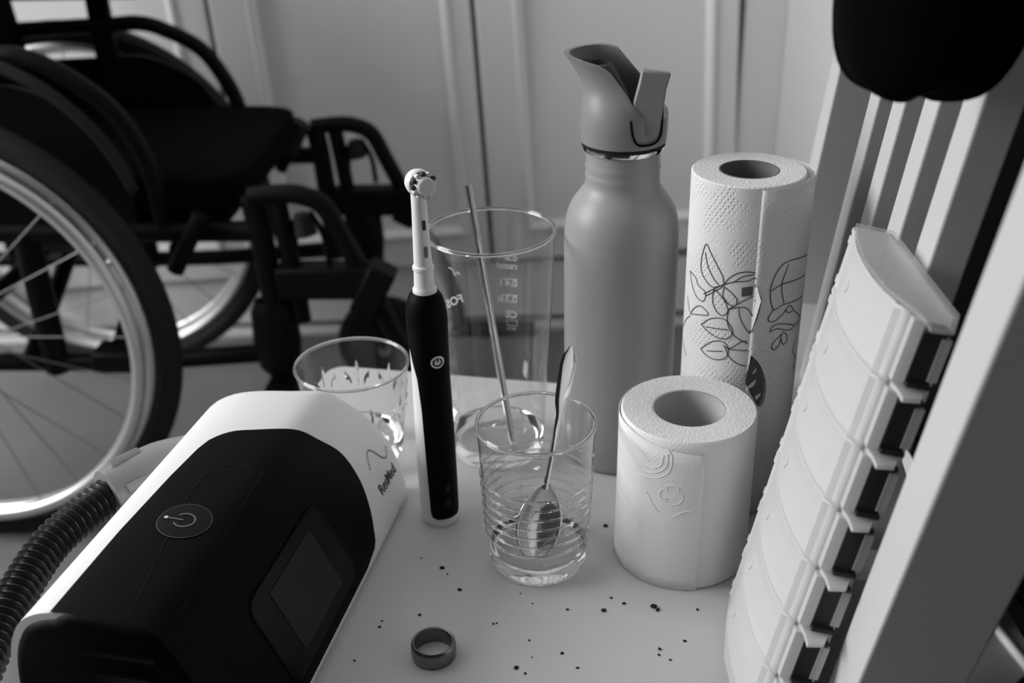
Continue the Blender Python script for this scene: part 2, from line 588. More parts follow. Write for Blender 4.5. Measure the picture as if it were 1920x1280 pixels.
for x in (-0.05, 0.055):
    for y in (-0.22, 0.20): MB().box(x, x + 0.014, y, y + 0.014, 0, 0.435).build('leg', M['black_metal'], b2, smooth=False)

# pale cord on the dark floor, bottom right corner
tag(MB().tube(bez([(0.560, 1.10, ZF + .005), (0.566, 1.02, ZF + .005), (0.577, 0.935, ZF + .005), (0.592, 0.84, ZF + .005), (0.62, 0.70, ZF + .005)]), 0.005, 8).build('cord', M['white_plastic']), 'pale cord lying on the floor beyond the slatted frame', 'cord')

sl = empty('black_slipper', (0.545, 0.765, ZF), R_(-6))
tag(sl, 'black slipper on the floor at the bottom right corner', 'slipper')
def sole(z, k): return [((0.036 + 0.010 * math.sin(2.2 * s_)) * k * c_, 0.115 * s_ * k, z) for c_, s_ in [(math.cos(2 * math.pi * q / 28), math.sin(2 * math.pi * q / 28)) for q in range(28)]]
mb = MB(); mb.loft([sole(0, .96), sole(0.004, 1.0), sole(0.018, 1.0), sole(0.022, .95)]); mb.build('sole', M['black_rubber'], sl)
rows = []
for i in range(13):
    y = 0.0 + 0.108 * i / 12
    w = 0.042 * math.sqrt(max(0.0, 1 - (max(0, y - .03) / .085) ** 2)); hh = 0.06 - 0.035 * (i / 12) ** 2
    rows.append([(w * math.cos(a), y, 0.021 + hh * math.sin(a)) for a in [math.pi * q / 12 for q in range(13)]])
mb = MB(); mb.grid(rows); mb.build('upper', M['black_fabric'], sl, solid=0.004)

# hanging black pouch
pc = Vector((0.156, 0.405, 0.3465))
po = empty('black_pouch', (pc.x, pc.y, pc.z - 0.035))
tag(po, 'rounded black fabric pouch hanging in front of the slats at top right', 'pouch')
random.seed(4)
rings = []
NP = 40
ex_r = (rt * 1.0)
PR = Matrix.Rotation(R_(-12), 3, 'Z')
sec = [(-0.0005, 0.004), (0.0005, 0.016), (0.003, 0.0245), (0.0075, 0.0295), (0.016, 0.0335), (0.028, 0.0355), (0.045, 0.0362), (0.065, 0.0362), (0.085, 0.033), (0.10, 0.024), (0.106, 0.010)]
for z, r in sec:
    ring = []
    for k in range(NP):
        a = 2 * math.pi * k / NP
        lump = 1 + 0.035 * math.sin(3 * a + 1) + 0.02 * math.sin(7 * a + 40 * z)
        v = PR @ Vector((r * 1.0 * math.cos(a) * lump, r * 0.62 * math.sin(a) * lump, 0))
        ring.append((v.x, v.y, z + (0.0022 * math.sin(4 * a + 0.6) if r < 0.034 and z < 0.02 else 0)))
    rings.append(ring)
mb = MB(); mb.loft(rings); mb.build('bag', M['black_fabric'], po, subs=1)
mb = MB(); mb.tube(bez([(0, 0, 0.10), (0.002, -0.002, 0.20), (0.01, -0.015, 0.34), (0.03, -0.03, 0.47), (0.07, -0.03, 0.49)]), 0.006, 8); mb.build('strap', M['black_fabric'], po)
mb = MB(); mb.tube([(0.034 * math.cos(a), 0.0235 * math.sin(a), 0.083) for a in [2 * math.pi * q / 32 for q in range(32)]], 0.0016, 6, closed=True); mb.build('seam', M['black_fabric'], po)

# ------------------------------------------------------------------ wheelchair
CY = -0.0627
wc = empty('wheelchair', (-0.7281, 1.2233, ZF), CY)
tag(wc, 'black folding wheelchair with silver hand rims in front of the cupboards', 'wheelchair')
N_, F_ = 0.085, 0.445                        # lateral position of the near and far side frames

def wheel(ly, sgn):
    """sgn = +1: hub further from the camera than the hand rim"""
    zc = 0.305
    def circ(R, y, n=96): return [(R * math.cos(2 * math.pi * k / n), y, zc + R * math.sin(2 * math.pi * k / n)) for k in range(n)]
    mb = MB(); mb.tube(circ(0.289, ly + sgn * 0.026), 0.0165, 14, closed=True)
    w = mb.build('drive_wheel', M['tyre'], wc)
    tag(w, 'black tyre')
    mb = MB()
    prof = [(-0.011, 0.274), (-0.012, 0.266), (-0.005, 0.260), (0.005, 0.260), (0.012, 0.266), (0.011, 0.274)]
    mb.loft([[(r * math.cos(2 * math.pi * k / 96), ly + sgn * 0.026 + y, zc + r * math.sin(2 * math.pi * k / 96)) for k in range(96)] for y, r in prof], False, False)
    mb.build('rim', M['alu'], w, solid=0.002)
    MB().tube(circ(0.2585, ly), 0.0092, 12, closed=True).build('hand_rim', M['alu'], w)
    for k in range(6):
        a = 2 * math.pi * (k + 0.4) / 6
        MB().tube([(0.2585 * math.cos(a), ly, zc + 0.2585 * math.sin(a)), (0.264 * math.cos(a), ly + sgn * 0.022, zc + 0.264 * math.sin(a))], 0.004, 8).build('rim_bracket', M['alu'], w)
    mb = MB()
    mb.loft([[(r * math.cos(2 * math.pi * k / 24), ly + sgn * y, zc + r * math.sin(2 * math.pi * k / 24)) for k in range(24)] for y, r in ((-0.005, 0.012), (0.0, 0.02), (0.01, 0.022), (0.012, 0.014), (0.045, 0.014), (0.047, 0.024), (0.055, 0.024), (0.06, 0.015))])
    mb.build('hub', M['black_metal'], w)
    first = None
    for k in range(24):
        a = 2 * math.pi * k / 24
        yh = 0.006 if k % 2 else 0.05
        b = a + (0.55 if (k // 2) % 2 else -0.55)
        o = MB().tube([(0.022 * math.cos(b), ly + sgn * yh, zc + 0.022 * math.sin(b)), (0.262 * math.cos(a), ly + sgn * 0.026, zc + 0.262 * math.sin(a))], 0.0008, 6).build('spoke', M['spoke'], w)
    return w
wheel(0.0, 1)
wheel(0.542, -1)

def T(pts, r, name, m_='black_metal', n=12, smooth_pts=6, parent=None):
    p = bez(pts, smooth_pts) if smooth_pts and len(pts) > 2 else pts
    return MB().tube(p, r, n).build(name, M[m_], parent or wc)

for ly, dz, side in ((N_, 0.0, 0), (F_, -0.014, 1)):
    # main side frame tubes
    T([(-0.16, ly, 0.425 + dz), (0.42, ly, 0.425 + dz)], 0.0135, 'seat_tube', smooth_pts=0)
    T([(-0.16, ly, 0.238), (0.18, ly, 0.238), (0.40, ly, 0.252)], 0.0125, 'lower_tube')
    T([(0.106, ly, 0.425 + dz), (0.106, ly, 0.225)], 0.017, 'upright', smooth_pts=0)
    T([(-0.12, ly, 0.20), (-0.12, ly, 0.66 + dz), (-0.15, ly, 0.90), (-0.24, ly, 0.93)], 0.0125, 'back_cane')
    T([(0.405, ly, 0.47 + dz), (0.412, ly, 0.40), (0.418, ly, 0.24)], 0.015, 'front_upright')
    T([(0.437, ly, 0.465 + dz), (0.447, ly, 0.36), (0.45, ly, 0.30)], 0.012, 'hanger_post')
    # swing-away hanger with leg tube and foot plate
    hg = T([(0.402, ly, 0.470 + dz), (0.440, ly, 0.474 + dz), (0.468, ly, 0.472 + dz), (0.494, ly, 0.458 + dz), (0.512, ly, 0.42 + dz), (0.530, ly, 0.38 + dz), (0.548, ly, 0.335 + dz), (0.60, ly, 0.20), (0.615, ly, 0.12)], 0.0125, 'hanger')
    MB().box(0.60, 0.74, ly - 0.02 + (0.0 if side else 0.0), ly + 0.10 if not side else ly + 0.02, 0.10, 0.115).build('foot_plate', M['black_metal'], hg, bevel=0.004)
    MB().box(0.425, 0.552, ly - 0.018, ly + 0.018, 0.336 + dz * 1.5, 0.379 + dz * 1.5).build('clamp_bar', M['black_metal'], wc, bevel=0.004)
    mb = MB()
    q = Matrix.Rotation(R_(28), 3, 'Y')
    MB().add([tuple(Vector((0.548, ly, 0.345 + dz)) + q @ Vector((x, y, z))) for z in (-0.035, 0.035) for y in (-0.02, 0.02) for x in (-0.018, 0.018)], [(0, 2, 3, 1), (4, 5, 7, 6), (0, 1, 5, 4), (2, 6, 7, 3), (0, 4, 6, 2), (1, 3, 7, 5)]).build('clamp_block', M['black_metal'], wc, bevel=0.004)
    # release lever: small ball with a bent wire
    rl = MB().tube([(0.468, ly - 0.012, 0.452 + dz), (0.472, ly - 0.012, 0.425 + dz)], [0.010, 0.014], 10).build('release_knob', M['black_rubber'], wc)
    T([(0.456, ly, 0.44 + dz), (0.452, ly, 0.40 + dz), (0.446, ly, 0.36 + dz)], 0.004, 'lever_wire', n=8, parent=rl)
    T([(0.476, ly, 0.45 + dz), (0.490, ly, 0.42 + dz), (0.494, ly, 0.38 + dz)], 0.004, 'lever_wire', n=8, parent=rl)
    # caster housing, fork and wheel
    cx = 0.415 if not side else 0.47
    mb = MB(); mb.loft([[(cx - 0.002 + r * math.cos(a), ly + r * 0.8 * math.sin(a), z) for a in [2 * math.pi * k / 20 for k in range(20)]] for z, r in ((0.222, 0.018), (0.235, 0.028), (0.27, 0.032), (0.315, 0.030), (0.33, 0.022))])
    ch = mb.build('caster_housing', M['black_metal'], wc)
    mb = MB()
    for s in (-1, 1): mb.tube([(cx, ly + s * 0.024, 0.20), (cx + 0.005, ly + s * 0.026, 0.14), (cx + 0.02, ly + s * 0.026, 0.085)], 0.008, 8)
    mb.box(cx - 0.02, cx + 0.02, ly - 0.03, ly + 0.03, 0.19, 0.212)
    mb.tube([(cx, ly, 0.205), (cx, ly, 0.235)], 0.010, 10)
    mb.build('caster_fork', M['black_metal'], ch)
    mb = MB(); R0 = 0.083
    mb.loft([[(cx + 0.02 + r * math.cos(a), ly + y, R0 + r * math.sin(a)) for a in [2 * math.pi * k / 40 for k in range(40)]] for y, r in ((-0.012, 0.02), (-0.015, 0.06), (-0.015, 0.072), (-0.008, R0), (0.008, R0), (0.015, 0.072), (0.015, 0.06), (0.012, 0.02))])
    cw = mb.build('caster_wheel', M['black_rubber'], wc)
    MB().tube([(cx + 0.02, ly - 0.032, R0), (cx + 0.02, ly + 0.032, R0)], 0.011, 12).build('axle', M['steel'], cw)
    # side guard: bent tube and panel
    top = [(-0.16, 0.640), (0.10, 0.648), (0.155, 0.645), (0.20, 0.623), (0.246, 0.585), (0.272, 0.54), (0.285, 0.49), (0.288, 0.43)]
    if side: top = [(-0.16, 0.604), (0.10, 0.614), (0.160, 0.616), (0.20, 0.604), (0.245, 0.578), (0.272, 0.540), (0.290, 0.495), (0.302, 0.42)]
    sg = T([(x, ly, z) for x, z in top], 0.0115, 'arm_tube')
    inner = [(x - 0.012, z - (0.047 if side else 0.036)) for x, z in top[:-2]]
    poly = [(p[0], p[2]) for p in bez([(x, 0, z) for x, z in inner], 5)] + [(0.255, 0.43), (-0.16, 0.43)]
    mb = MB(); n_ = len(poly)
    v = [(x, ly - 0.003, z) for x, z in poly] + [(x, ly + 0.003, z) for x, z in poly]
    mb.add(v, [tuple(range(n_)), tuple(range(2 * n_ - 1, n_ - 1, -1))] + [(i, (i + 1) % n_, n_ + (i + 1) % n_, n_ + i) for i in range(n_)])
    mb.build('side_guard', M['black_metal'], wc)
    z_arm = 0.70 if not side else 0.654
    if side:
        MB().box(-0.13, 0.178, ly - 0.028, ly + 0.028, z_arm, z_arm + 0.035).build('arm_pad', M['black_rubber'], wc, bevel=0.01, segs=3)
        MB().box(0.085, 0.118, ly - 0.008, ly + 0.008, 0.50, z_arm).build('arm_post', M['black_metal'], wc, bevel=0.003)
    T([(-0.215, ly, 0.922), (-0.32, ly, 0.937)], 0.016, 'push_grip', 'black_rubber', smooth_pts=0)

# fender over the near wheel
top = [(-0.10, 0.655), (0.10, 0.652), (0.16, 0.636), (0.21, 0.60), (0.25, 0.55), (0.275, 0.49)]
mb = MB(); P = bez([(x, 0, z) for x, z in top], 5)
mb.grid([[(p.x, 0.058, p.z), (p.x, 0.046, p.z + 0.002), (p.x, 0.040, p.z - 0.006)] for p in P]); mb.build('fender', M['black_rubber'], wc, solid=0.004)
# cushion, backrest, cross brace
mb = MB(); mb.loft(pillow(0.235, 0.178, 0.0255, ex=9.0, n=48)); o = mb.build('seat_cushion', M['black_fabric'], wc); o.location = (0.155, 0.265, 0.445)
MB().box(-0.1, 0.36, N_ + 0.01, F_ - 0.01, 0.420, 0.444).build('seat_sling', M['black_fabric'], wc, bevel=0.005)
mb = MB(); mb.loft(pillow(0.025, 0.185, 0.24, ex=6.0)); o = mb.build('backrest', M['black_fabric'], wc); o.location = (-0.030, 0.27, 0.47); o.rotation_euler = (0, R_(-6), 0)
T([(0.07, N_, 0.24), (0.07, F_, 0.42)], 0.012, 'cross_brace', smooth_pts=0)
T([(0.09, N_, 0.42), (0.09, F_, 0.24)], 0.012, 'cross_brace', smooth_pts=0)
T([(0.30, N_, 0.40), (0.30, F_, 0.38)], 0.012, 'cross_tube', smooth_pts=0)
T([(0.0, 0.03, 0.305), (0.0, 0.51, 0.305)], 0.012, 'axle_tube', smooth_pts=0)
MB().box(0.165, 0.245, N_ - 0.025, N_ + 0.02, 0.232, 0.262).build('frame_bracket', M['black_metal'], wc, bevel=0.004)
mb = MB(); mb.add([(0.185, N_, 0.26), (0.235, N_, 0.26), (0.21, N_, 0.315), (0.185, N_ + .012, 0.26), (0.235, N_ + .012, 0.26), (0.21, N_ + .012, 0.315)], [(0, 1, 2), (5, 4, 3), (0, 3, 4, 1), (1, 4, 5, 2), (2, 5, 3, 0)]); mb.build('bracket_fin', M['black_metal'], wc)
# parking brake lever with grip
bl = T([(0.355, F_ - 0.04, 0.40), (0.375, F_ - 0.04, 0.435)], 0.009, 'brake_lever', smooth_pts=0)
T([(0.372, F_ - 0.04, 0.43), (0.392, F_ - 0.04, 0.468), (0.396, F_ - 0.04, 0.475)], 0.0145, 'brake_grip', 'black_rubber', parent=bl)
bl = T([(0.30, N_ - 0.02, 0.38), (0.345, N_ - 0.02, 0.455)], 0.011, 'brake_lever', smooth_pts=0)

# ------------------------------------------------------------------ breathing machine
cp = empty('breathing_machine', LDZ(0.326, 0, 0), ROT)
tag(cp, 'white breathing therapy machine with black top and screen at the left of the table', 'machine')
PF = [(0.003, 0.0), (0.0, .006), (.020, .050), (.0365, .0835), (.0415, .0895), (.050, .0925), (.070, .0945), (.086, .0945), (.1005, .0915), (.111, .084), (.119, .066), (.123, .035), (.122, 0.)]
def chaikin(P, it):
    for _ in range(it):
        Q = [P[0]]
        for a, b in zip(P[:-1], P[1:]):
            Q.append((a[0] * .75 + b[0] * .25, a[1] * .75 + b[1] * .25))
            Q.append((a[0] * .25 + b[0] * .75, a[1] * .25 + b[1] * .75))
        Q.append(P[-1]); P = Q
    return P
PS = chaikin(PF, 2)
CUM = [0.0]
for a, b in zip(PS[:-1], PS[1:]): CUM.append(CUM[-1] + math.hypot(b[0] - a[0], b[1] - a[1]))
TMAX = CUM[-1]
def prof(t):
    t = min(max(t, 0), TMAX)
    for i in range(len(CUM) - 1):
        if t <= CUM[i + 1]:
            s = (t - CUM[i]) / (CUM[i + 1] - CUM[i])
            a, b = PS[i], PS[i + 1]
            d = Vector((b[0] - a[0], b[1] - a[1])).normalized()
            return a[0] + (b[0] - a[0]) * s, a[1] + (b[1] - a[1]) * s, (-d.y, d.x)
    return PS[-1][0], PS[-1][1], (0, 1)
def lerp_tab(tab, x):
    if x <= tab[0][0]: return tab[0][1]
    for (a, va), (b, vb) in zip(tab[:-1], tab[1:]):
        if x <= b: 
            s = (x - a) / (b - a); s = s * s * (3 - 2 * s) * 0.5 + s * 0.5
            return va + (vb - va) * s
    return tab[-1][1]
def cub_tab(tab, x):
    n = len(tab)
    if x <= tab[0][0]: return tab[0][1]
    if x >= tab[-1][0]: return tab[-1][1]
    for i in range(n - 1):
        if x <= tab[i + 1][0]:
            x0, y0 = tab[i]; x1, y1 = tab[i + 1]
            def sl(k):
                if k <= 0 or k >= n - 1: 
                    a_, b_ = (0, 1) if k <= 0 else (n - 2, n - 1)
                else: a_, b_ = k - 1, k + 1
                return (tab[b_][1] - tab[a_][1]) / (tab[b_][0] - tab[a_][0])
            h_ = x1 - x0; s_ = (x - x0) / h_
            return y0 * (1 + 2 * s_) * (1 - s_) ** 2 + sl(i) * h_ * s_ * (1 - s_) ** 2 + y1 * s_ * s_ * (3 - 2 * s_) + sl(i + 1) * h_ * s_ * s_ * (s_ - 1)
    return tab[-1][1]
LEND = [(0, .574), (.02, .580), (.041, .582), (.0655, .575), (.088, .561), (.116, .546), (.158, .537), (.19, .532), (.25, .528)]
def S(t, L, off=0.0):
    d, z, n = prof(t)
    return Vector((L - 0.326, d + n[0] * off, z + n[1] * off))
CEN = Vector((0.062, 0.035))
def body_pt(t, L):
    """surface with rounded far end"""
    Le = cub_tab(LEND, t); r = 0.016
    d, z, n = prof(t)
    ins = 0.0
    if L > Le - r:
        ph = min(1.0, (L - (Le - r)) / r)
        ins = r * (1 - math.sqrt(max(0, 1 - ph * ph))) * 0.85
        L = min(L, Le)
    v = Vector((d, z)); q = (CEN - v)
    k = min(ins / max(q.length, 1e-6), 0.9)
    v = v + q * k
    if z < 0.004: v.y = z
    return Vector((L - 0.326, v.x, max(v.y, 0.0)))
NT = 56
ts = [TMAX * i / (NT - 1) for i in range(NT)]
rings = []
for fr_ in [0, .1, .2, .3, .4, .5, .6, .7, .8]:
    rings.append([body_pt(t_, 0.326 + (cub_tab(LEND, t_) - 0.016 - 0.326) * fr_ / .8) for t_ in ts])
for ph in (.15, .3, .45, .6, .72, .83, .91, .97, 1.0):
    rings.append([body_pt(t_, cub_tab(LEND, t_) - 0.016 + 0.016 * ph) for t_ in ts])
mb = MB(); mb.loft(rings)
body = mb.build('housing', M['white_plastic'], cp, angle=50)
# black cover
BL = [(.007, .478), (.0098, .4975), (.0163, .5052), (.0298, .5149), (.0459, .5205), (.0677, .5185), (.0897, .5040), (.105, .4945), (.121, .4870), (.1290, .4840), (.1341, .4810), (.1400, .4745), (.1439, .4650), (.1465, .4400), (.1485, .4000), (.1492, .3860)]
def ttop(L): return .1492
P = []
NTc = 60
for i in range(NTc):
    row = []
    for j in range(41):
        s = j / 40
        # nominal parameter, clipped to skewed top edge
        L_guess = 0.3255 + 0.19 * s
        t_ = .0075 + (ttop(L_guess) - .0075) * i / (NTc - 1)
        Lm = cub_tab(BL, t_)
        L = 0.3255 + (Lm - 0.3255) * s
        if i == NTc - 1 or True:
            tm = ttop(L)
            t_ = .0075 + (tm - .0075) * i / (NTc - 1)
            # round the far upper corner
            Lm = cub_tab(BL, t_); L = 0.3255 + (Lm - 0.3255) * s
        row.append(S(t_, L, 0.0007))
    P.append(row)
mb = MB(); mb.grid(P)
cover = mb.build('cover', M['black_plastic'], cp)
# near end panel (black) inside the white lip
mb = MB()
def shrink(i):
    out = []
    n = len(PS)
    for d, z in PS:
        v = Vector((d, z)); q = Vector((0.06, 0.045)) - v
        out.append(v + q.normalized() * i)
    return out
def endv(i0, i1):
    out = []
    for j, (d_, z_) in enumerate(PS):
        v = Vector((d_, z_)); q = Vector((0.06, 0.045)) - v
        k_ = min(1, max(0, (CUM[j] - .140) / .010))
        out.append(v + q.normalized() * (i0 + (i1 - i0) * k_))
    return out
ra = [(-0.0004, v.x, max(v.y, 0.002)) for v in endv(-0.0006, 0.0040)]
r0 = [(-0.0016, v.x, max(v.y, 0.002)) for v in endv(-0.0002, 0.0044)]
r1 = [(-0.0035, v.x, max(v.y, 0.003)) for v in endv(0.003, 0.008)]
mb.loft([ra, r0, r1], False, True)
endp = mb.build('end_panel', M['black_plastic'], cp, angle=60)
for k in range(4):
    MB().box(-0.0060, -0.0036, 0.044, 0.072, 0.060 - k * 0.012, 0.066 - k * 0.012).build('vent_slat', M['black_gloss'], endp, smooth=False)
MB().box(-0.0055, -0.0036, 0.040, 0.078, 0.076, 0.0785).build('latch', M['black_gloss'], endp, smooth=False)

def decal(strips, name, m_, parent, off=0.0010, L0=0.0, t0=0.0):
    """2-D (dL, dt) geometry laid on the housing surface"""
    mb = MB()
    for v, f in strips:
        mb.add([S(t0 + y, L0 + x, off) for x, y in v], f)
    return mb.build(name, M[m_], parent, smooth=False)
# screen in its bezel
def rr_grid(L0, L1, t0, t1, r, n=14):
    rr = rrect(L0, L1, t0, t1, r, 6)
    c_ = ((L0 + L1) / 2, (t0 + t1) / 2)
    v, f = [], []
    K = 6
    for q in range(1, K + 1):
        for x, y in rr: v.append((c_[0] + (x - c_[0]) * q / K, c_[1] + (y - c_[1]) * q / K))
    N0 = len(rr)
    for q in range(K - 1):
        for i in range(N0):
            j = (i + 1) % N0
            f.append((q * N0 + i, q * N0 + j, (q + 1) * N0 + j, (q + 1) * N0 + i))
    f.append(tuple(range(N0)))
    return v, f
bz = decal([rr_grid(.378, .4715, .0125, .0670, .010)], 'bezel', 'black_gloss', cover, 0.0011)
decal([rr_grid(.3974, .4521, .0210, .0594, .0008)], 'screen', 'screen', bz, 0.0014)
v, f = ribbon2d(rrect(.378, .4715, .0125, .0670, .010), 0.0007, True)
decal([(v, f)], 'bezel_edge', 'black_plastic', bz, 0.0018)
# power button
cir = [(0.0134 * math.cos(2 * math.pi * k / 48), 0.0132 * math.sin(2 * math.pi * k / 48)) for k in range(48)]
vv, ff = [], []
for q in range(1, 5):
    vv += [(x * q / 4, y * q / 4) for x, y in cir]
ff = [(q * 48 + i, q * 48 + (i + 1) % 48, (q + 1) * 48 + (i + 1) % 48, (q + 1) * 48 + i) for q in range(3) for i in range(48)] + [tuple(range(48))]
bt = decal([(vv, ff)], 'power_button', 'black_gloss', cover, 0.0013, .3987, .1203)
decal([ribbon2d(cir, 0.0006, True)], 'button_edge', 'icon', bt, 0.0012, .3987, .1203)
arc = [(0.0050 * math.cos(R_(a)) + 0.0005, 0.0052 * math.sin(R_(a))) for a in range(-240, 61, 12)]
arc = [(0.0052 * math.cos(R_(a)), 0.0052 * math.sin(R_(a))) for a in range(125, 416, 10)]
decal([ribbon2d(arc, 0.0008), ribbon2d([(0, 0.0005), (0, 0.009)], 0.0008)], 'power_symbol', 'icon', bt, 0.0016, .3987, .1203)
decal([ribbon2d(rrect(-.0006, .0006, .0092, .0104, .0005), .0007, True)], 'indicator_light', 'white_plastic', bt, 0.0016, .3987, .1203)
# seams on the cover
decal([ribbon2d(smooth2d([(.328, .112), (.38, .1215), (.425, .1285), (.444, .1265), (.451, .118), (.452, .109)]), .0005), ribbon2d([(.334, .0945), (.39, .098), (.452, .1015)], .0005)], 'cover_seam', 'black_gloss', cover, 0.0010)
# lettering and wave mark on the white end
v, f = text_mesh('ResMed', 0.0098, 0.0, 0.00012)
xs = [p[0] for p in v]
k_ = 0.0290 / max(xs)
decal([([(x * k_, y) for x, y in v], f)], 'lettering', 'print_dark', cp, 0.0005, .5335, .0240)
wav = []
for i in range(24):
    s = i / 23
    wav.append((s * .030, .0075 * math.sin(2 * math.pi * s * 1.0 - 0.2) * (1.0)))
st = []
for i in range(0, 23):
    if 6 <= i <= 16: st.append(ribbon2d(wav[i:i + 2], 0.0007))
    else:
        a, b = wav[i], wav[i + 1]
        st.append(ribbon2d([a, (a[0] * .45 + b[0] * .55, a[1] * .45 + b[1] * .55)], 0.0010))
decal(st, 'wave_mark', 'print_dark', cp, 0.0005, .5365, .0440)
# elbow connector and hose
e0 = Vector((.164, 0.112, 0.058)); 
el = MB()
pts = bez([(.172, .106, .060), (.160, .124, .060), (.146, .136, .060), (.131, .1455, .0595)], 5)
el.tube(pts, [0.0185 if i < 6 else 0.0185 - 0.0003 * (i - 6) for i in range(len(pts))], 24)
con = el.build('elbow', M['smoky'], cp)
for k in range(5):
    a = 2 * math.pi * k / 5 + .5
    d1 = (Vector((.131, .1455, .0595)) - Vector((.146, .136, .060))).normalized()
    n1 = Vector((-d1.y, d1.x, 0)); n2 = Vector((0, 0, 1))
    c0 = Vector((.1445, .1369, .060)) + (n1 * math.cos(a) + n2 * math.sin(a)) * 0.0165
    MB().tube([c0 - d1 * .008, c0 + d1 * .010], 0.0032, 8).build('grip_rib', M['smoky'], con)
hp = bez([(.131, .1455, .0595), (.112, .152, .058), (.085, .158, .054), (.045, .157, .044), (.0, .151, .030), (-.06, .146, .005), (-.10, .15, -.05)], 30)
rad = [0.0094 + 0.0017 * math.cos(2 * math.pi * i / 5.0) for i in range(len(hp))]
# even spacing for the corrugation
ev, acc = [hp[0]], 0.0
STEP = 0.00088
for a, b in zip(hp[:-1], hp[1:]):
    seg = (b - a).length
    while acc + seg >= STEP:
        a = a + (b - a) * ((STEP - acc) / seg); seg = (b - a).length; acc = 0.0; ev.append(a)
    acc += seg
MB().tube(ev, [0.0096 + 0.0016 * math.cos(2 * math.pi * i / 5.0) for i in range(len(ev))], 20).build('hose', M['hose'], cp)
MB().tube(bez([(.078, .118, .030), (.078, .134, .030), (.078, .143, .028)]), 0.010, 12).build('power_plug', M['black_rubber'], cp)
MB().tube(bez([(.078, .142, .029), (.077, .150, .022), (.076, .156, -.02), (.075, .158, -.12)]), 0.0028, 8).build('power_cable', M['black_rubber'], cp)

# ------------------------------------------------------------------ drinking glasses
def lathe_thing(name, prof_, m_, loc, label, cat, n=96, close=False):
    o = MB().lathe(prof_, n, close=close).build(name, m_, None, angle=45)
    o.location = loc
    return tag(o, label, cat)

# ribbed tumbler
out_, in_ = [], []
Ht, Rb, Rt = 0.0971, 0.0289, 0.0343
def rad_t(z): return Rb + (Rt - Rb) * (z / Ht) ** 0.85
out_ = [(0.0, 0.0012), (0.020, 0.0008), (0.0255, 0.0), (0.0275, 0.0008), (0.0287, 0.003)]
z = 0.006
while z < Ht - 0.003:
    r = rad_t(z)
    rib = 0.0
    if 0.020 < z < 0.062:
        ph = ((z - 0.020) / 0.0068) % 1.0
        rib = -0.0004 * math.exp(-((ph - 0.5) / 0.16) ** 2)
    out_.append((r + rib, z)); z += 0.00068
out_ += [(Rt, Ht - 0.0012), (Rt - 0.0004, Ht - 0.0002), (Rt - 0.0010, Ht - 0.0002), (Rt - 0.0014, Ht - 0.0012), (rad_t(Ht - .0018) - .0015, Ht - .0018), (rad_t(Ht - .0026) - .0015, Ht - .0026)]
in_ = [(rad_t(.093 - .0015 * i) - 0.0015, .093 - .0015 * i) for i in range(50)] + [(rad_t(.0165) - .0018, .0165), (rad_t(.0145) - .0026, .0145), (rad_t(0.012) - 0.0042, 0.0124), (.021, .0108), (0.016, 0.0100), (.008, .0095), (0.0, 0.0094)]
tum = empty('water_tumbler', (0.0122, 0.5281, 0))
tag(tum, 'small clear tumbler with ribbed sides and a teaspoon standing in it', 'glass')
def glass_parts(root, rad, Hh, zb, outer_base, rimr, n=96):
    """thin wall sheet, rounded rim bead and solid thick base"""
    MB().lathe([(rad(zb + (Hh - zb) * i / 40), zb + (Hh - zb) * i / 40) for i in range(41)], n).build('glass_wall', M['thin'], root)
    MB().tube([((rad(Hh) - rimr * .3) * math.cos(2 * math.pi * k / n), (rad(Hh) - rimr * .3) * math.sin(2 * math.pi * k / n), Hh - rimr) for k in range(n)], rimr, 10, closed=True).build('rim', M['glass'], root)
    MB().lathe(outer_base, n).build('glass_base', M['glass'], root, angle=60)
glass_parts(tum, rad_t, Ht, .0128, [(0.0, 0.0012), (0.020, 0.0008), (0.0255, 0.0), (0.0275, 0.0008), (0.0287, 0.003), (rad_t(.006), .006), (rad_t(.011), .011), (rad_t(.0125), .0128), (rad_t(.0135) - .0006, .0138), (rad_t(.0135) - .0014, .0137), (rad_t(.0128) - .0028, .0128), (.0235, .0112), (.018, .0101), (.008, .0095), (0, .0094)], .0012)
for k in range(7):
    zz = .024 + .0066 * k
    MB().tube([((rad_t(zz) + .0001) * math.cos(2 * math.pi * q / 96), (rad_t(zz) + .0001) * math.sin(2 * math.pi * q / 96), zz) for q in range(96)], .00075, 8, closed=True, flat=1.0).build('rib', M['glass'], tum)
# drops clinging to the tumbler
random.seed(11)
for k in range(16):
    a = random.uniform(-2.9, -0.3); zz = random.uniform(0.045, 0.08); rr_ = random.uniform(0.0005, 0.0011)
    r = rad_t(zz) + 0.0002
    mb = MB(); mb.loft([[(r * math.cos(a) + rr_ * c2 * math.cos(a) * 0 + (-math.sin(a)) * rr_ * s2 * math.cos(b) + math.cos(a) * rr_ * 0.5 * h2, r * math.sin(a) + math.cos(a) * rr_ * s2 * math.cos(b) + math.sin(a) * rr_ * 0.5 * h2, zz + rr_ * 1.2 * s2 * math.sin(b)) for b in [2 * math.pi * q / 10 for q in range(10)]] for s2, h2, c2 in ((1, 0, 0), (.8, .6, 0), (.45, .9, 0), (.1, 1.0, 0))])
    mb.build('water_drop', M['glass'], tum)

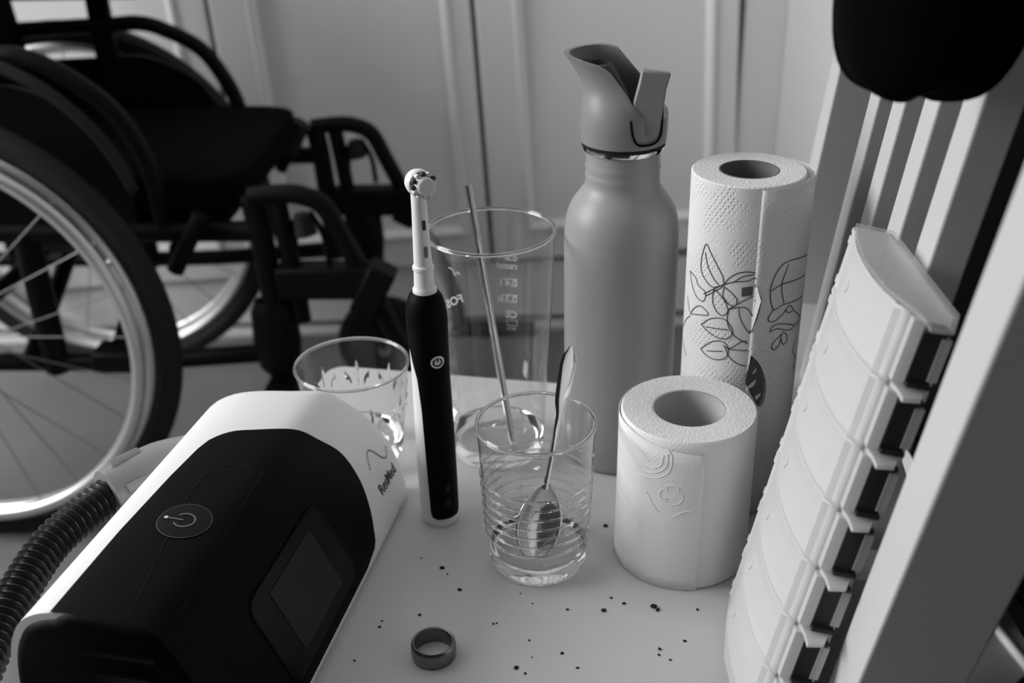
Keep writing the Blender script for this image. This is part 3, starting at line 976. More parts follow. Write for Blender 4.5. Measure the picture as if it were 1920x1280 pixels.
# teaspoon in the tumbler
sp = empty('teaspoon', (0.0122, 0.5281, 0.012))
tag(sp, 'polished steel teaspoon leaning in the ribbed tumbler', 'spoon')
so = Vector((0.0122, 0.5281, 0.012))
tip = Vector((0.0090, 0.5105, 0.0125)); rim_p = Vector((0.0285, 0.5515, 0.0985)); endp_ = Vector((0.0347, 0.5625, 0.1265))
ax = (rim_p - tip).normalized()
side = ax.cross(Vector((0.35, -1, 0.25))).normalized()
nrm_ = side.cross(ax).normalized()
rings = []
BLn, BW, BD = 0.046, 0.0145, 0.0055
for i in range(0, 25):
    s = i / 24
    w = BW * math.sin(math.pi * min(1, s ** 0.85)) ** 0.62 if 0 < s < 1 else 0.0008
    w = max(w, 0.0018 if s > .5 else 0.0006)
    c_ = tip + ax * BLn * s
    row = []
    for j in range(-8, 9):
        u_ = j / 8
        dep = -BD * (1 - u_ * u_) * (w / BW)
        row.append(c_ - so + side * w * u_ + nrm_ * (dep * 1.0))
    rings.append(row)
mb = MB(); mb.grid(rings); mb.build('bowl', M['chrome'], sp, solid=0.0011)
hpts = bez([tip + ax * (BLn - 0.004) + nrm_ * -0.0006, tip + ax * 0.062, rim_p - ax * 0.012, rim_p + nrm_ * 0.000, endp_], 6)
rings = []
for i, p_ in enumerate(hpts):
    s = i / (len(hpts) - 1)
    w = lerp_tab([(0, .0020), (.25, .0017), (.55, .0024), (.8, .0048), (.93, .0052), (.985, .0036), (1, .0012)], s)
    th = lerp_tab([(0, .0010), (.3, .0014), (.8, .0009), (1, .0006)], s)
    rings.append([p_ - so + side * w * math.cos(a) + nrm_ * th * math.sin(a) for a in [2 * math.pi * q / 14 for q in range(14)]])
mb = MB(); mb.loft(rings); mb.build('handle', M['chrome'], sp)

# tall beer glass
bg = empty('tall_glass', (-0.0121, 0.6531, 0))
tag(bg, 'tall clear beer glass with white printed measure marks, holding a straw', 'glass')
Hb, Rbb, Rbt = 0.1661, 0.0335, 0.0420
def rad_b(z): return Rbb - 0.002 + (Rbt - Rbb + 0.002) * (max(z, 0) / Hb) ** 0.8
out_ = [(0.0, 0.0012), (0.022, 0.0010), (0.0275, 0.0), (0.0308, 0.0015), (0.0318, 0.005)] + [(rad_b(z), z) for z in [0.008 + 0.0025 * i for i in range(63)]] + [(rad_b(Hb) , Hb - 0.0015), (rad_b(Hb) - 0.0004, Hb - 0.0002), (rad_b(Hb) - 0.0010, Hb - 0.0002), (rad_b(Hb) - 0.0014, Hb - 0.0015), (rad_b(Hb - .0022) - .0014, Hb - .0022), (rad_b(Hb - .003) - .0014, Hb - .003)]
in_ = [(rad_b(.161 - .0025 * i) - 0.0014, .161 - .0025 * i) for i in range(58)] + [(rad_b(.0165) - .0017, .0165), (rad_b(.0145) - .0026, .0145), (.0268, 0.0122), (.0235, .0104), (0.018, 0.0092), (.008, .0086), (0.0, 0.0085)]
glass_parts(bg, rad_b, Hb, .0140, [(0.0, 0.0012), (0.022, 0.0010), (0.0275, 0.0), (0.0308, 0.0015), (0.0318, 0.005), (rad_b(.009), .009), (rad_b(.0135), .0135), (rad_b(.015) - .0004, .0152), (rad_b(.015) - .0013, .0150), (rad_b(.0135) - .003, .0132), (.0245, .0108), (.018, .0094), (.008, .0088), (0, .0086)], .0012)
def wrap_print(items, name, m_='print_plain'):
    mb = MB()
    for v, f, th0, z0 in items:
        mb.add([(( rad_b(z0 + y) + 0.00025) * math.cos(th0 + x / rad_b(z0)), (rad_b(z0 + y) + 0.00025) * math.sin(th0 + x / rad_b(z0)), z0 + y) for x, y in v], f)
    return mb.build(name, M[m_], bg, smooth=False)
def line(x0, y0, x1, y1, w=0.0008): return ribbon2d([(x0 + (x1 - x0) * q / 6, y0 + (y1 - y0) * q / 6) for q in range(7)], w)
TH0 = 1.13
for body_, zz, sz in (('0.5l', .1275, .0052), ('rastal', .1215, .0056), ('0.4 l', .1085, .0060), ('0.33l', .0965, .0060), ('CE', .0850, .0060)):
    v, f = text_mesh(body_, sz * 1.2, 0, .00018)
    wrap_print([(v, f, TH0, zz)], 'measure_print')
wrap_print([(*line(-.0005, .0055, .0105, .0055), TH0, .1085)], 'measure_line')
wrap_print([(*line(-.0005, .0055, .0105, .0055), TH0, .0965)], 'measure_line')
rb = ribbon2d(rrect(0, .0075, 0, .0042, .0005, 3), .0003, True)
wrap_print([(*rb, TH0, .0790)], 'approval_box')
v, f = text_mesh('0113', .0030); wrap_print([(v, f, TH0 + .03, .0755)], 'measure_print')
v, f = text_mesh('FOS', .0088, 0.25, .00022); wrap_print([(v, f, 2.13, .1000)], 'brand_print', 'print_white')
v, f = ribbon2d(smooth2d([(0, 0), (.002, .003), (.004, .001), (.006, .006), (.0095, .0085)]), .0007); wrap_print([(v, f, 2.17, .1200)], 'brand_print', 'print_white')
# metal straw
stw = MB()
a0, a1 = Vector((-0.0014, 0.6406, 0.0105)), Vector((-0.0268, 0.695, 0.1815))
d_ = (a1 - a0)
prf = []
x_ = d_.cross(Vector((0, 0, 1))).normalized(); y_ = d_.cross(x_).normalized()
rings = []
for p_, r in ((a0, .0021), (a0, .0026), (a1, .0026), (a1, .0021), (a1 - d_ * .3, .0021)):
    rings.append([p_ - a0 + x_ * r * math.cos(q) + y_ * r * math.sin(q) for q in [2 * math.pi * k / 20 for k in range(20)]])
stw.loft(rings, False, True)
o = stw.build('metal_straw', M['chrome'], None); o.location = a0
tag(o, 'thin steel drinking straw leaning in the tall glass', 'straw')

# cut crystal glass behind the machine
cg = empty('cut_glass', (-0.1095, 0.6500, 0))
tag(cg, 'low cut-crystal glass with leaf cuts behind the breathing machine', 'glass')
Hc = 0.0735
def rad_c(z): return 0.0295 + 0.0092 * (z / Hc)
out_ = [(0, .001), (.022, .001), (.0265, 0), (.0285, .0015), (.0295, .004)] + [(rad_c(z), z) for z in [.007 + .002 * i for i in range(33)]] + [(rad_c(Hc), Hc - .0012), (rad_c(Hc) - .0005, Hc), (rad_c(Hc) - .0011, Hc), (rad_c(Hc) - .0016, Hc - .0012), (rad_c(Hc) - .0017, Hc - .0020), (rad_c(Hc) - .0018, Hc - .003)]
in_ = [(rad_c(.069 - .002 * i) - .0018, .069 - .002 * i) for i in range(26)] + [(rad_c(.0155) - .003, .0155), (.024, .0120), (.018, .0105), (.008, .0098), (0, .0096)]
glass_parts(cg, rad_c, Hc, .0150, [(0, .001), (.022, .001), (.0265, 0), (.0285, .0015), (.0295, .004), (rad_c(.008), .008), (rad_c(.0145), .0145), (rad_c(.016) - .0005, .0162), (rad_c(.016) - .0016, .0158), (.026, .0135), (.020, .0112), (.010, .0100), (0, .0098)], .0011)
for k in range(9):
    a = 2 * math.pi * k / 9 + 0.25
    for dx, hh, tilt in ((0, .020, 0), (-.0045, .014, -.5), (.0045, .014, .5)):
        rows = []
        for i in range(9):
            s = i / 8
            w = .0016 * math.sin(math.pi * s) + .00008
            z = .036 + (s * hh) * math.cos(tilt)
            x = dx + s * hh * math.sin(tilt) * .6
            th = a + x / .035
            rr_ = rad_c(z)
            rows.append([((rr_ + e) * math.cos(th + u_ * w / .035), (rr_ + e) * math.sin(th + u_ * w / .035), z) for u_, e in ((-1, .0001), (0, .0011), (1, .0001))])
        mb = MB(); mb.grid(rows); mb.build('leaf_cut', M['glass'], cg, smooth=False)

# ------------------------------------------------------------------ steel bottle
bo = empty('drink_bottle', (0.0719, 0.6476, 0))
tag(bo, 'grey powder-coated steel drinking bottle with an open sports cap', 'bottle')
pb = [(0, 0.001), (.030, .001), (.0335, 0.0), (.0352, .0015), (.0364, .006), (.0366, .03), (.0367, .10), (.0367, .158), (.0364, .167), (.0354, .1745), (.0335, .181), (.0305, .1865), (.0270, .1912), (.0245, .1945), (.0234, .1975), (.0231, .2000), (.0235, .2022), (.0231, .2045), (.0228, .2058), (.0236, .2082), (.0230, .2108), (.0229, .2125), (.0231, .219)]
MB().lathe(pb + [(.0, .2192)], 96).build('body', M['bottle'], bo, angle=60)
MB().lathe([(.0228, .2185), (.0246, .2190), (.0251, .2205), (.0246, .2222), (.0225, .2226)], 80).build('neck_ring', M['chrome'], bo)
MB().lathe([(.0235, .2215), (.0257, .2220), (.0259, .2240), (.024, .2250)], 80).build('gasket', M['black_rubber'], bo)
# cap: skirt rising into a beak-like spout that leans to the left, cut open on a slant
def cap_ring(z, inset=0.0, n=64):
    # half widths and centre of the outline at this height
    cx = cub_tab([(.224, 0), (.248, 0), (.258, -.002), (.268, -.0085), (.278, -.0165)], z)
    rx = cub_tab([(.224, .0262), (.230, .0266), (.240, .0266), (.248, .0258), (.258, .0232), (.268, .0215), (.278, .0205)], z) - inset
    ry = cub_tab([(.224, .0262), (.230, .0266), (.240, .0266), (.248, .0245), (.258, .0195), (.268, .0165), (.278, .0150)], z) - inset
    return cx, rx, ry
def cut_z(x, y):
    # rim height across the cap: high lip on the left, falling to the hinge on the right front
    s = cub_tab([(-.04, .2765), (-.022, .2735), (-.010, .2690), (.0, .2575), (.008, .2470), (.016, .2420), (.03, .2400)], x)
    back = cub_tab([(-.04, .2780), (-.015, .2795), (-.003, .2775), (.006, .2700), (.012, .2600), (.018, .2480), (.03, .2420)], x)
    k = min(1, max(0, (y + .016) / .032)); k = k * k * (3 - 2 * k)
    return s + (back - s) * k
def cap_surface(inset):
    cols = []
    NA = 72
    for i in range(NA):
        a = 2 * math.pi * i / NA
        # solve the height where this generatrix meets the slanted rim
        zt = .224
        for q in range(200):
            z = .224 + (.282 - .224) * q / 199
            cx, rx, ry = cap_ring(min(z, .278), inset)
            x, y = cx + rx * math.cos(a), ry * math.sin(a)
            zt = z
            if z >= cut_z(x, y): break
        col = []
        for q in range(17):
            z = .2245 + (zt - .2245) * q / 16
            cx, rx, ry = cap_ring(min(z, .278), inset)
            col.append((cx + rx * math.cos(a), ry * math.sin(a), z))
        cols.append(col)
    return cols
A_, B_ = cap_surface(0.0), cap_surface(0.0030)
mb = MB()
NA, K = len(A_), 17
v = [p for c_ in A_ for p in c_] + [p for c_ in B_ for p in c_]
f = []
for i in range(NA):
    j = (i + 1) % NA
    for q in range(K - 1):
        f.append((i * K + q, j * K + q, j * K + q + 1, i * K + q + 1))
        f.append((NA * K + i * K + q, NA * K + i * K + q + 1, NA * K + j * K + q + 1, NA * K + j * K + q))
    f.append((i * K + K - 1, j * K + K - 1, NA * K + j * K + K - 1, NA * K + i * K + K - 1))
    f.append((i * K, NA * K + i * K, NA * K + j * K, j * K))
mb.add(v, f)
CAPR = R_(-6)
cap_o = mb.build('cap', M['cap'], bo, angle=50); cap_o.rotation_euler = (0, 0, CAPR)
MB().lathe([(0, .2405), (.0235, .2405), (.0235, .2385), (0, .2385)], 48).build('cap_deck', M['cap_dark'], cap_o)
# inner spout tube
sp_ = MB()
rings = []
for z, cx, r in ((.2405, -.004, .0085), (.255, -.008, .0085), (.266, -.0135, .0088), (.2715, -.0165, .0090)):
    rings.append([(cx + r * 1.1 * math.cos(a), r * math.sin(a), z + (0.0018 * -math.cos(a) if z > .26 else 0)) for a in [2 * math.pi * q / 32 for q in range(32)]])
for z, cx, r in ((.2715, -.0165, .0072), (.262, -.0125, .0070)):
    rings.append([(cx + r * 1.1 * math.cos(a), r * math.sin(a), z) for a in [2 * math.pi * q / 32 for q in range(32)]])
sp_.loft(rings, False, True); sp_.build('mouth_piece', M['cap_dark'], cap_o)
# flip lever standing open on the right
fl = MB()
q = Matrix.Rotation(R_(7), 3, 'Y')
o_ = Vector((.0110, -.0205, .2335))
rings = []
for s, w0, w1, th in ((0.0, -.0075, .0085, .0036), (.008, -.0080, .0095, .0040), (.018, -.0082, .0098, .0036), (.028, -.0068, .0098, .0034), (.0372, -.0060, .0112, .0030)):
    rings.append([o_ + q @ Vector((x, y + s * .12, s)) for x, y in ((w0, -th), (w1, -th), (w1, th), (w0, th))])
fl.loft(rings); fl.build('flip_lever', M['cap'], cap_o, bevel=0.0012, smooth=True)
mb = MB(); mb.tube(bez([(.004, -.0262, .243), (.0055, -.0268, .234), (.009, -.0262, .2285), (.017, -.0222, .228), (.0215, -.0175, .231), (.0225, -.0165, .240), (.0225, -.0150, .250)], 6), 0.0007, 6); mb.build('hinge_gap', M['black_plastic'], cap_o)

TOWEL = [[[-2.102,0.1606],[-2.292,0.1578],[-2.451,0.1608],[-2.561,0.1654],[-2.574,0.173],[-2.487,0.1828],[-2.378,0.1788],[-2.241,0.1724],[-2.112,0.1657],[-2.084,0.1607]],[[-2.49,0.1777],[-2.427,0.1707],[-2.305,0.1642],[-2.177,0.1601]],[[-2.918,0.1609],[-2.805,0.1532],[-2.656,0.1479],[-2.491,0.1466],[-2.427,0.15],[-2.459,0.1536],[-2.618,0.1556],[-2.719,0.1596],[-2.918,0.1609]],[[-2.478,0.1514],[-2.289,0.1563],[-2.102,0.1606],[-1.892,0.1636],[-1.686,0.1645],[-1.551,0.1666]],[[-2.429,0.1506],[-2.135,0.1585],[-2.084,0.1607],[-2.002,0.1651],[-1.868,0.1688],[-1.698,0.1702],[-1.55,0.1695]],[[-1.926,0.1629],[-1.761,0.1672],[-1.573,0.1685]],[[-2.063,0.1596],[-1.912,0.1558],[-1.825,0.1516],[-1.878,0.1482],[-1.988,0.1496],[-2.089,0.1542],[-2.063,0.1596]],[[-2.268,0.1561],[-2.273,0.1489],[-2.181,0.1431],[-2.063,0.1413],[-1.978,0.1445],[-2.045,0.1506],[-2.207,0.156],[-2.268,0.1561]],[[-1.963,0.1459],[-1.795,0.1504],[-1.559,0.1551]],[[-1.963,0.1459],[-1.978,0.1392],[-1.918,0.1328],[-1.783,0.128],[-1.579,0.1244]],[[-1.788,0.1472],[-1.758,0.1413],[-1.656,0.1348],[-1.557,0.1308]],[[-1.963,0.1459],[-1.789,0.1478],[-1.648,0.1473],[-1.548,0.1427]],[[-2.482,0.1316],[-2.291,0.1374],[-2.059,0.1394],[-1.944,0.1367],[-1.862,0.1317],[-1.926,0.1274],[-2.109,0.1263],[-2.315,0.1285],[-2.482,0.1316]],[[-2.387,0.1313],[-2.121,0.1322],[-1.954,0.1327]],[[-2.462,0.1155],[-2.26,0.1222],[-2.068,0.1246],[-1.952,0.1226],[-1.914,0.118],[-1.971,0.1136],[-2.158,0.1115],[-2.349,0.113],[-2.462,0.1155]],[[-2.333,0.1157],[-2.017,0.1181]],[[-2.025,0.1221],[-1.894,0.1208],[-1.707,0.1254],[-1.601,0.1261]],[[-1.911,0.1201],[-1.731,0.12],[-1.568,0.1198]],[[-1.987,0.1217],[-1.901,0.1153],[-1.748,0.1111],[-1.582,0.1094]],[[-2.822,0.1341],[-2.667,0.1404],[-2.508,0.1431],[-2.338,0.1396],[-2.572,0.1369],[-2.822,0.1341]],[[3.065,0.1182],[-2.99,0.1275],[-2.818,0.1328]],[[3.069,0.1126],[-2.996,0.1077],[-2.894,0.1045]],[[-2.984,0.144],[-2.85,0.1351]],[[-1.42,0.1521],[-1.467,0.1418],[-1.566,0.1314]],[[-1.557,0.1627],[-1.422,0.1527],[-1.544,0.1526]],[[-0.287,0.1705],[-0.901,0.174],[-1.145,0.1704],[-1.27,0.1585],[-1.173,0.1455],[-0.948,0.1468],[-0.287,0.1442]],[[-0.92,0.1723],[-1.045,0.1601],[-0.951,0.1475]],[[-1.248,0.1577],[-1.046,0.1604],[-0.705,0.1597],[-0.286,0.1577]],[[-1.173,0.1455],[-1.26,0.1409],[-1.232,0.1381],[-1.106,0.1378],[-0.927,0.1413],[-0.795,0.1445],[-0.663,0.1401],[-0.805,0.14],[-0.907,0.1431]],[[-1.213,0.1313],[-1.14,0.1347],[-0.951,0.1343],[-0.584,0.1289],[-0.744,0.1278],[-1.041,0.1319],[-1.192,0.1311]],[[-0.93,0.1287],[-0.801,0.1258],[-0.765,0.1213],[-0.866,0.1198],[-0.941,0.1248],[-0.924,0.1273],[-1.064,0.1247],[-1.142,0.1213],[-1.089,0.1184],[-0.976,0.1204],[-0.941,0.1248]],[[-0.663,0.1401],[-0.285,0.1291],[-0.44,0.1274]],[[-0.285,0.1413],[-0.286,0.1319],[-0.578,0.1282]],[[-0.473,0.1169],[-0.519,0.1107],[-0.286,0.1012],[-0.418,0.0992],[-0.285,0.0926]],[[-1.506,0.1165],[-1.334,0.109],[-1.208,0.0978],[-1.192,0.0878],[-1.281,0.0813],[-1.49,0.0936],[-1.559,0.0994],[-1.506,0.1165]]]
FILL = [[[-1.518,0.1172],[-1.354,0.1098],[-1.235,0.0987],[-1.22,0.0887],[-1.304,0.0822],[-1.503,0.0944],[-1.569,0.1001]],[[-1.764,0.1603],[-1.575,0.1615],[-1.576,0.1557],[-1.759,0.1547]],[[-1.529,0.153],[-1.422,0.1524],[-1.476,0.1484]],[[-1.397,0.1089],[-1.473,0.1055],[-1.459,0.104],[-1.399,0.1066]],[[-1.353,0.1019],[-1.544,0.0966],[-1.532,0.0944],[-1.415,0.0962]],[[-1.248,0.0914],[-1.398,0.0891],[-1.372,0.0861],[-1.299,0.0878]]]
TPS = [[[-2.065,0.0623],[-2.097,0.0657],[-2.052,0.0691],[-1.996,0.0682],[-1.999,0.0713],[-1.919,0.0729],[-1.839,0.0719],[-1.835,0.0688],[-1.781,0.0678],[-1.777,0.0641],[-1.839,0.0608],[-1.932,0.0601],[-2.002,0.0611],[-1.991,0.0638],[-2.065,0.0623]],[[-2.487,0.0732],[-2.279,0.0738],[-2.102,0.0764],[-1.97,0.0821],[-1.947,0.0909],[-2.012,0.0964]],[[-2.4,0.0774],[-2.252,0.0774],[-2.106,0.0801],[-2.014,0.0854],[-2.008,0.0928]],[[-2.335,0.081],[-2.209,0.0812],[-2.096,0.0845],[-2.067,0.091]],[[-2.993,0.0467],[-2.787,0.0441],[-2.534,0.041],[-2.342,0.0371]],[[-3.068,0.05],[-2.735,0.0494],[-2.459,0.0453],[-2.249,0.0428]],[[-1.909,0.0511],[-1.754,0.0559],[-1.596,0.0568]],[[-2.302,0.0639],[-2.201,0.0579],[-2.107,0.0528]],[[-2.736,0.0954],[-2.467,0.0898],[-2.29,0.0843]]]

# ------------------------------------------------------------------ paper towel roll
def cyl_pt(R, th, z): return (R * math.cos(th), R * math.sin(th), z)
pt = empty('paper_towel_roll', (0.1388, 0.5965, 0))
tag(pt, 'white paper towel roll with black plant drawings standing behind the toilet roll', 'paper towel')
PR_, PH, PC = 0.0327, 0.2202, 0.0172
ZP = [0.0, .0008, .01] + [0.02 + 0.02 * i for i in range(10)] + [PH - .0012, PH - .0004]
mb = MB()
mb.lathe([(PR_ - .0006, 0), (PR_, .0008)] + [(PR_, .01 + .02 * i) for i in range(11)] + [(PR_, PH - .0008), (PR_ - .0008, PH)], 96)
mb.build('roll_side', M['paper'], pt)
mb = MB(); mb.lathe([(PC, PH - .0002), (PC + .004, PH), (PR_ - .0008, PH)], 96); mb.build('roll_end', M['paper_edge'], pt)
mb = MB(); mb.lathe([(PC, 0.0003), (PR_ - .0008, 0.0)], 96); mb.build('roll_end', M['paper_edge'], pt)
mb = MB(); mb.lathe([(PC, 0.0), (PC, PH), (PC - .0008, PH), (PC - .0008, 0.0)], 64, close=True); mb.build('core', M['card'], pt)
# loose outer sheet: begins at the seam facing the camera and runs round the right side to the back
def sheet(R, th):
    s = (th + 1.55)                      # 0 at the seam
    bulge = 0.0050 * math.exp(-((th - 0.15) / 0.62) ** 2)
    return R + 0.0009 + bulge * min(1, max(0, s / .5))
rows = []
for k in range(61):
    th = -1.55 + k / 60 * 2.9
    rows.append([cyl_pt(sheet(PR_, th) - (0.0006 if k == 0 else 0), th, .0015 + (PH - .003) * q / 12 - 0.0) for q in range(13)])
mb = MB(); mb.grid(rows); mb.build('loose_sheet', M['paper'], pt, solid=0.0004)
rows = []
for k in range(41):
    th = -0.75 + k / 40 * 1.9
    r = PR_ + .0003 + 0.0014 * math.exp(-((th - 0.2) / 0.6) ** 2)
    rows.append([cyl_pt(r, th, .0015 + (PH - .0035) * q / 8) for q in range(9)])
mb = MB(); mb.grid(rows); mb.build('inner_sheet', M['paper'], pt, solid=0.0003)
# folded corner on the seam
mb = MB(); mb.add([cyl_pt(PR_ + .0013, -1.545, .1640), cyl_pt(PR_ + .0042, -1.455, .1535), cyl_pt(PR_ + .0013, -1.55, .1325), cyl_pt(PR_ + .0014, -1.52, .1535)], [(0, 1, 3), (3, 1, 2)]); mb.build('folded_corner', M['paper'], pt, smooth=False)
def surf(th, z, e):
    r = PR_ + e
    if -1.55 <= th <= 1.3: r = sheet(PR_, th) + 0.0003 + e
    return cyl_pt(r, th, z)
for st in TOWEL:
    th_off = []
    last = None
    for th, z in st:
        if th > 2.5: th -= 2 * math.pi
        th_off.append((th * PR_, z))
    v, f = ribbon2d(smooth2d(th_off, 5), 0.00052)
    mb = MB(); mb.add([surf(x / PR_, y, 0.00025) for x, y in v], f); mb.build('drawn_line', M['ink'], pt, smooth=False)
for i, poly in enumerate(FILL):
    P = [(th * PR_, z) for th, z in poly]
    if i > 2:
        mx_, my_ = sum(p[0] for p in P) / len(P), sum(p[1] for p in P) / len(P)
        P = [(mx_ + (a - mx_) * .72, my_ + (b - my_) * .8) for a, b in P]
    if i in (0, 3, 4, 5):
        P = smooth2d(P + [P[0]], 4)[:-1]
    mb = MB()
    cx_, cy_ = sum(p[0] for p in P) / len(P), sum(p[1] for p in P) / len(P)
    V, Fc, n0 = [], [], len(P)
    for q in range(1, 5):
        for x, y in P:
            x, y = cx_ + (x - cx_) * q / 4, cy_ + (y - cy_) * q / 4
            th = x / PR_
            r = (sheet(PR_, max(th, -1.50)) + 0.00045 + (0.0002 if i > 2 else 0)) if i != 1 else PR_ + 0.0004
            V.append(cyl_pt(r, th, y))
    Fc = [tuple(range(n0))] + [(q * n0 + k, q * n0 + (k + 1) % n0, (q + 1) * n0 + (k + 1) % n0, (q + 1) * n0 + k) for q in range(3) for k in range(n0)]
    mb.add(V, Fc)
    mb.build('drawn_leaf', M['ink_grey'] if i < 3 else M['paper'], pt, smooth=False)

# ------------------------------------------------------------------ toilet roll
tp = empty('toilet_roll', (0.1003, 0.5334, 0))
tag(tp, 'white toilet paper roll standing on end beside the tumbler', 'toilet paper')
TR, THt, TC = 0.0389, 0.1002, 0.0208
mb = MB(); mb.lathe([(TR - .001, 0), (TR, .001)] + [(TR, .005 + .009 * i) for i in range(11)] + [(TR, THt - .0015), (TR - .0012, THt)], 96); mb.build('roll_side', M['tissue'], tp)
mb = MB(); mb.lathe([(TC, THt - .0004), (TC + .003, THt), (TR - .0012, THt)], 96); mb.build('roll_end', M['paper_edge'], tp)
mb = MB(); mb.lathe([(TC, .0002), (TR - .001, 0)], 96); mb.build('roll_end', M['paper_edge'], tp)
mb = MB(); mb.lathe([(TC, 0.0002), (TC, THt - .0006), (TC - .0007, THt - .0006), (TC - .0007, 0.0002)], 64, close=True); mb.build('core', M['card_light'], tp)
rows = []
for k in range(61):
    th = -1.50 - k / 60 * 3.6
    s = k / 60
    rows.append([cyl_pt(TR + .0009 + .0012 * math.sin(math.pi * min(1, s * 1.3)) * (1 - q / 12.0) ** 1.5 - (0.0 if s < .8 else .0008 * (s - .8) / .2), th, .0004 + (THt - .0080 + 0.006 * min(1, s * 3)) * q / 12 - (0.0000)) for q in range(13)])
mb = MB(); mb.grid(rows); mb.build('loose_sheet', M['tissue'], tp, solid=0.0004)
for st in TPS:
    P = smooth2d([(th * TR, z) for th, z in st], 5)
    mb = MB(); mb.tube([cyl_pt(TR + 0.0012 + .0012 * math.sin(math.pi * min(1, (-1.5 - x / TR) / 3.6 * 1.3)) * (1 - y / THt) ** 1.5, x / TR, y) for x, y in P], 0.00020, 6); mb.build('embossing', M['tissue'], tp)

# ------------------------------------------------------------------ electric toothbrush
tb = empty('electric_toothbrush', (-0.0497, 0.5725, 0), R_(30))
tag(tb, 'electric toothbrush with black grip and white handle standing upright by the machine', 'toothbrush')
# local -Y is the front
SEC = [(0.000, .0108, .0118), (.0015, .0116, .0126), (.008, .0119, .0130), (.03, .0118, .0132), (.06, .0116, .0132), (.085, .0112, .0130), (.105, .0109, .0127), (.125, .0111, .0126), (.143, .0117, .0124), (.150, .0112, .0116), (.156, .0098, .0100), (.1595, .0078, .0080), (.1605, .0066, .0068)]
def tb_r(z):
    rx = lerp_tab([(a, b) for a, b, c_ in SEC], z); ry = lerp_tab([(a, c_) for a, b, c_ in SEC], z)
    return rx, ry
rings = [[(tb_r(z)[0] * math.cos(a), tb_r(z)[1] * math.sin(a), z) for a in [2 * math.pi * k / 48 for k in range(48)]] for z in [0, .0008, .0016, .004, .008] + [.012 + .0058 * i for i in range(24)] + [.152, .1545, .157, .159, .1605]]
mb = MB(); mb.loft(rings); mb.build('handle', M['white_plastic'], tb)
# black grip: wraps the front, closing all round at the top
def half(z): return lerp_tab([(.0070, .62), (.0085, .86), (.013, .93), (.06, 1.02), (.085, 1.08), (.105, 1.22), (.120, 1.55), (.135, 2.1), (.146, 3.14), (.17, 3.14)], z)
rows = []
for z in [.0070, .0076, .0084, .0095, .011] + [.013 + .0055 * i for i in range(25)] + [.152, .1545, .157, .159, .1603]:
    rx, ry = tb_r(z); hw = half(z); e = .0006
    rows.append([((rx + e) * math.cos(-math.pi / 2 + hw * (q / 24 - 1)), (ry + e) * math.sin(-math.pi / 2 + hw * (q / 24 - 1)), z) for q in range(49)])
mb = MB(); mb.grid(rows); grip = mb.build('grip', M['black_plastic'], tb)
def on_grip(x, z, e=.0010):
    rx, ry = tb_r(z); a = -math.pi / 2 + x / rx
    return ((rx + e) * math.cos(a), (ry + e) * math.sin(a), z)
def gdecal(strips, name, m_, x0, z0, e=.0010):
    mb = MB()
    for v, f in strips: mb.add([on_grip(x0 + x, z0 + y, e) for x, y in v], f)
    return mb.build(name, M[m_], grip, smooth=False)
c40 = [(.0040 * math.cos(2 * math.pi * k / 36), .0040 * math.sin(2 * math.pi * k / 36)) for k in range(36)]
gdecal([(c40, [tuple(range(36))])], 'power_button', 'white_plastic', -.0010, .1195)
arc = [(.0024 * math.cos(R_(a)), .0024 * math.sin(R_(a))) for a in range(120, 421, 12)]
gdecal([ribbon2d(arc, .0008), ribbon2d([(0, .0003), (0, .0030)], .0009)], 'power_symbol', 'black_gloss', -.0010, .1195, .0013)
for k in range(5): gdecal([ribbon2d([(-.004, 0), (.004, 0)], .0006)], 'grip_ridge', 'black_gloss', -.0010, .128 + .0024 * k)
for z in (.020, .030): gdecal([rr_grid(-.0016, .0016, -.0028, .0028, .0006)], 'indicator_window', 'screen', 0.0, z)
# brush neck and head
SE2 = [(.1585, .0068), (.1600, .0070), (.1620, .0070), (.1632, .0062), (.1640, .0060), (.1735, .0056), (.1742, .0062), (.1760, .0062), (.1770, .0053), (.195, .0048), (.21, .0044), (.2195, .0043), (.2225, .0036)]
mb = MB(); mb.lathe([(r, z) for z, r in SE2] + [(0, .2226)], 32); neck = mb.build('brush_neck', M['white_plastic'], tb)
for z, hh, m_ in ((.2020, .0030, 'bristle_dark'), (.1860, .0034, 'icon')):
    rr0 = rrect(-.0011, .0011, -hh, hh, .0009, 4)
    r = lerp_tab(SE2, z)
    MB().add([(r * math.sin(x / r), -(r * math.cos(x / r)) - .0003, z + y) for x, y in rr0], [tuple(range(len(rr0)))]).build('neck_slot', M[m_], neck, smooth=False)
hd = MB()
cz = .2262
def disc(y, r, n=36): return [(r * math.cos(2 * math.pi * k / n), y, cz + r * math.sin(2 * math.pi * k / n)) for k in range(n)]
hd.loft([disc(y, r) for y, r in ((.0050, .002), (.0046, .0048), (.0030, .0066), (.0, .0075), (-.0032, .0076), (-.0042, .0070))])
hdo = hd.build('brush_head', M['white_plastic'], tb)
mb = MB(); mb.loft([disc(y, r) for y, r in ((-.004, .0046), (-.0090, .0054), (-.0108, .0052), (-.0116, .0044))]); mb.build('bristle_tuft', M['bristle'], hdo)
for k in range(12):
    a = 2 * math.pi * k / 12
    p0 = Vector((.0058 * math.cos(a), -.004, cz + .0058 * math.sin(a))); p1 = p0 + Vector((.0010 * math.cos(a), -.0050, .0010 * math.sin(a)))
    mb = MB(); mb.tube([p0, p1], [.0012, .0013], 8); mb.build('bristle_tuft', M['bristle_dark'] if k in (1, 3, 5, 6) else M['bristle'], hdo)

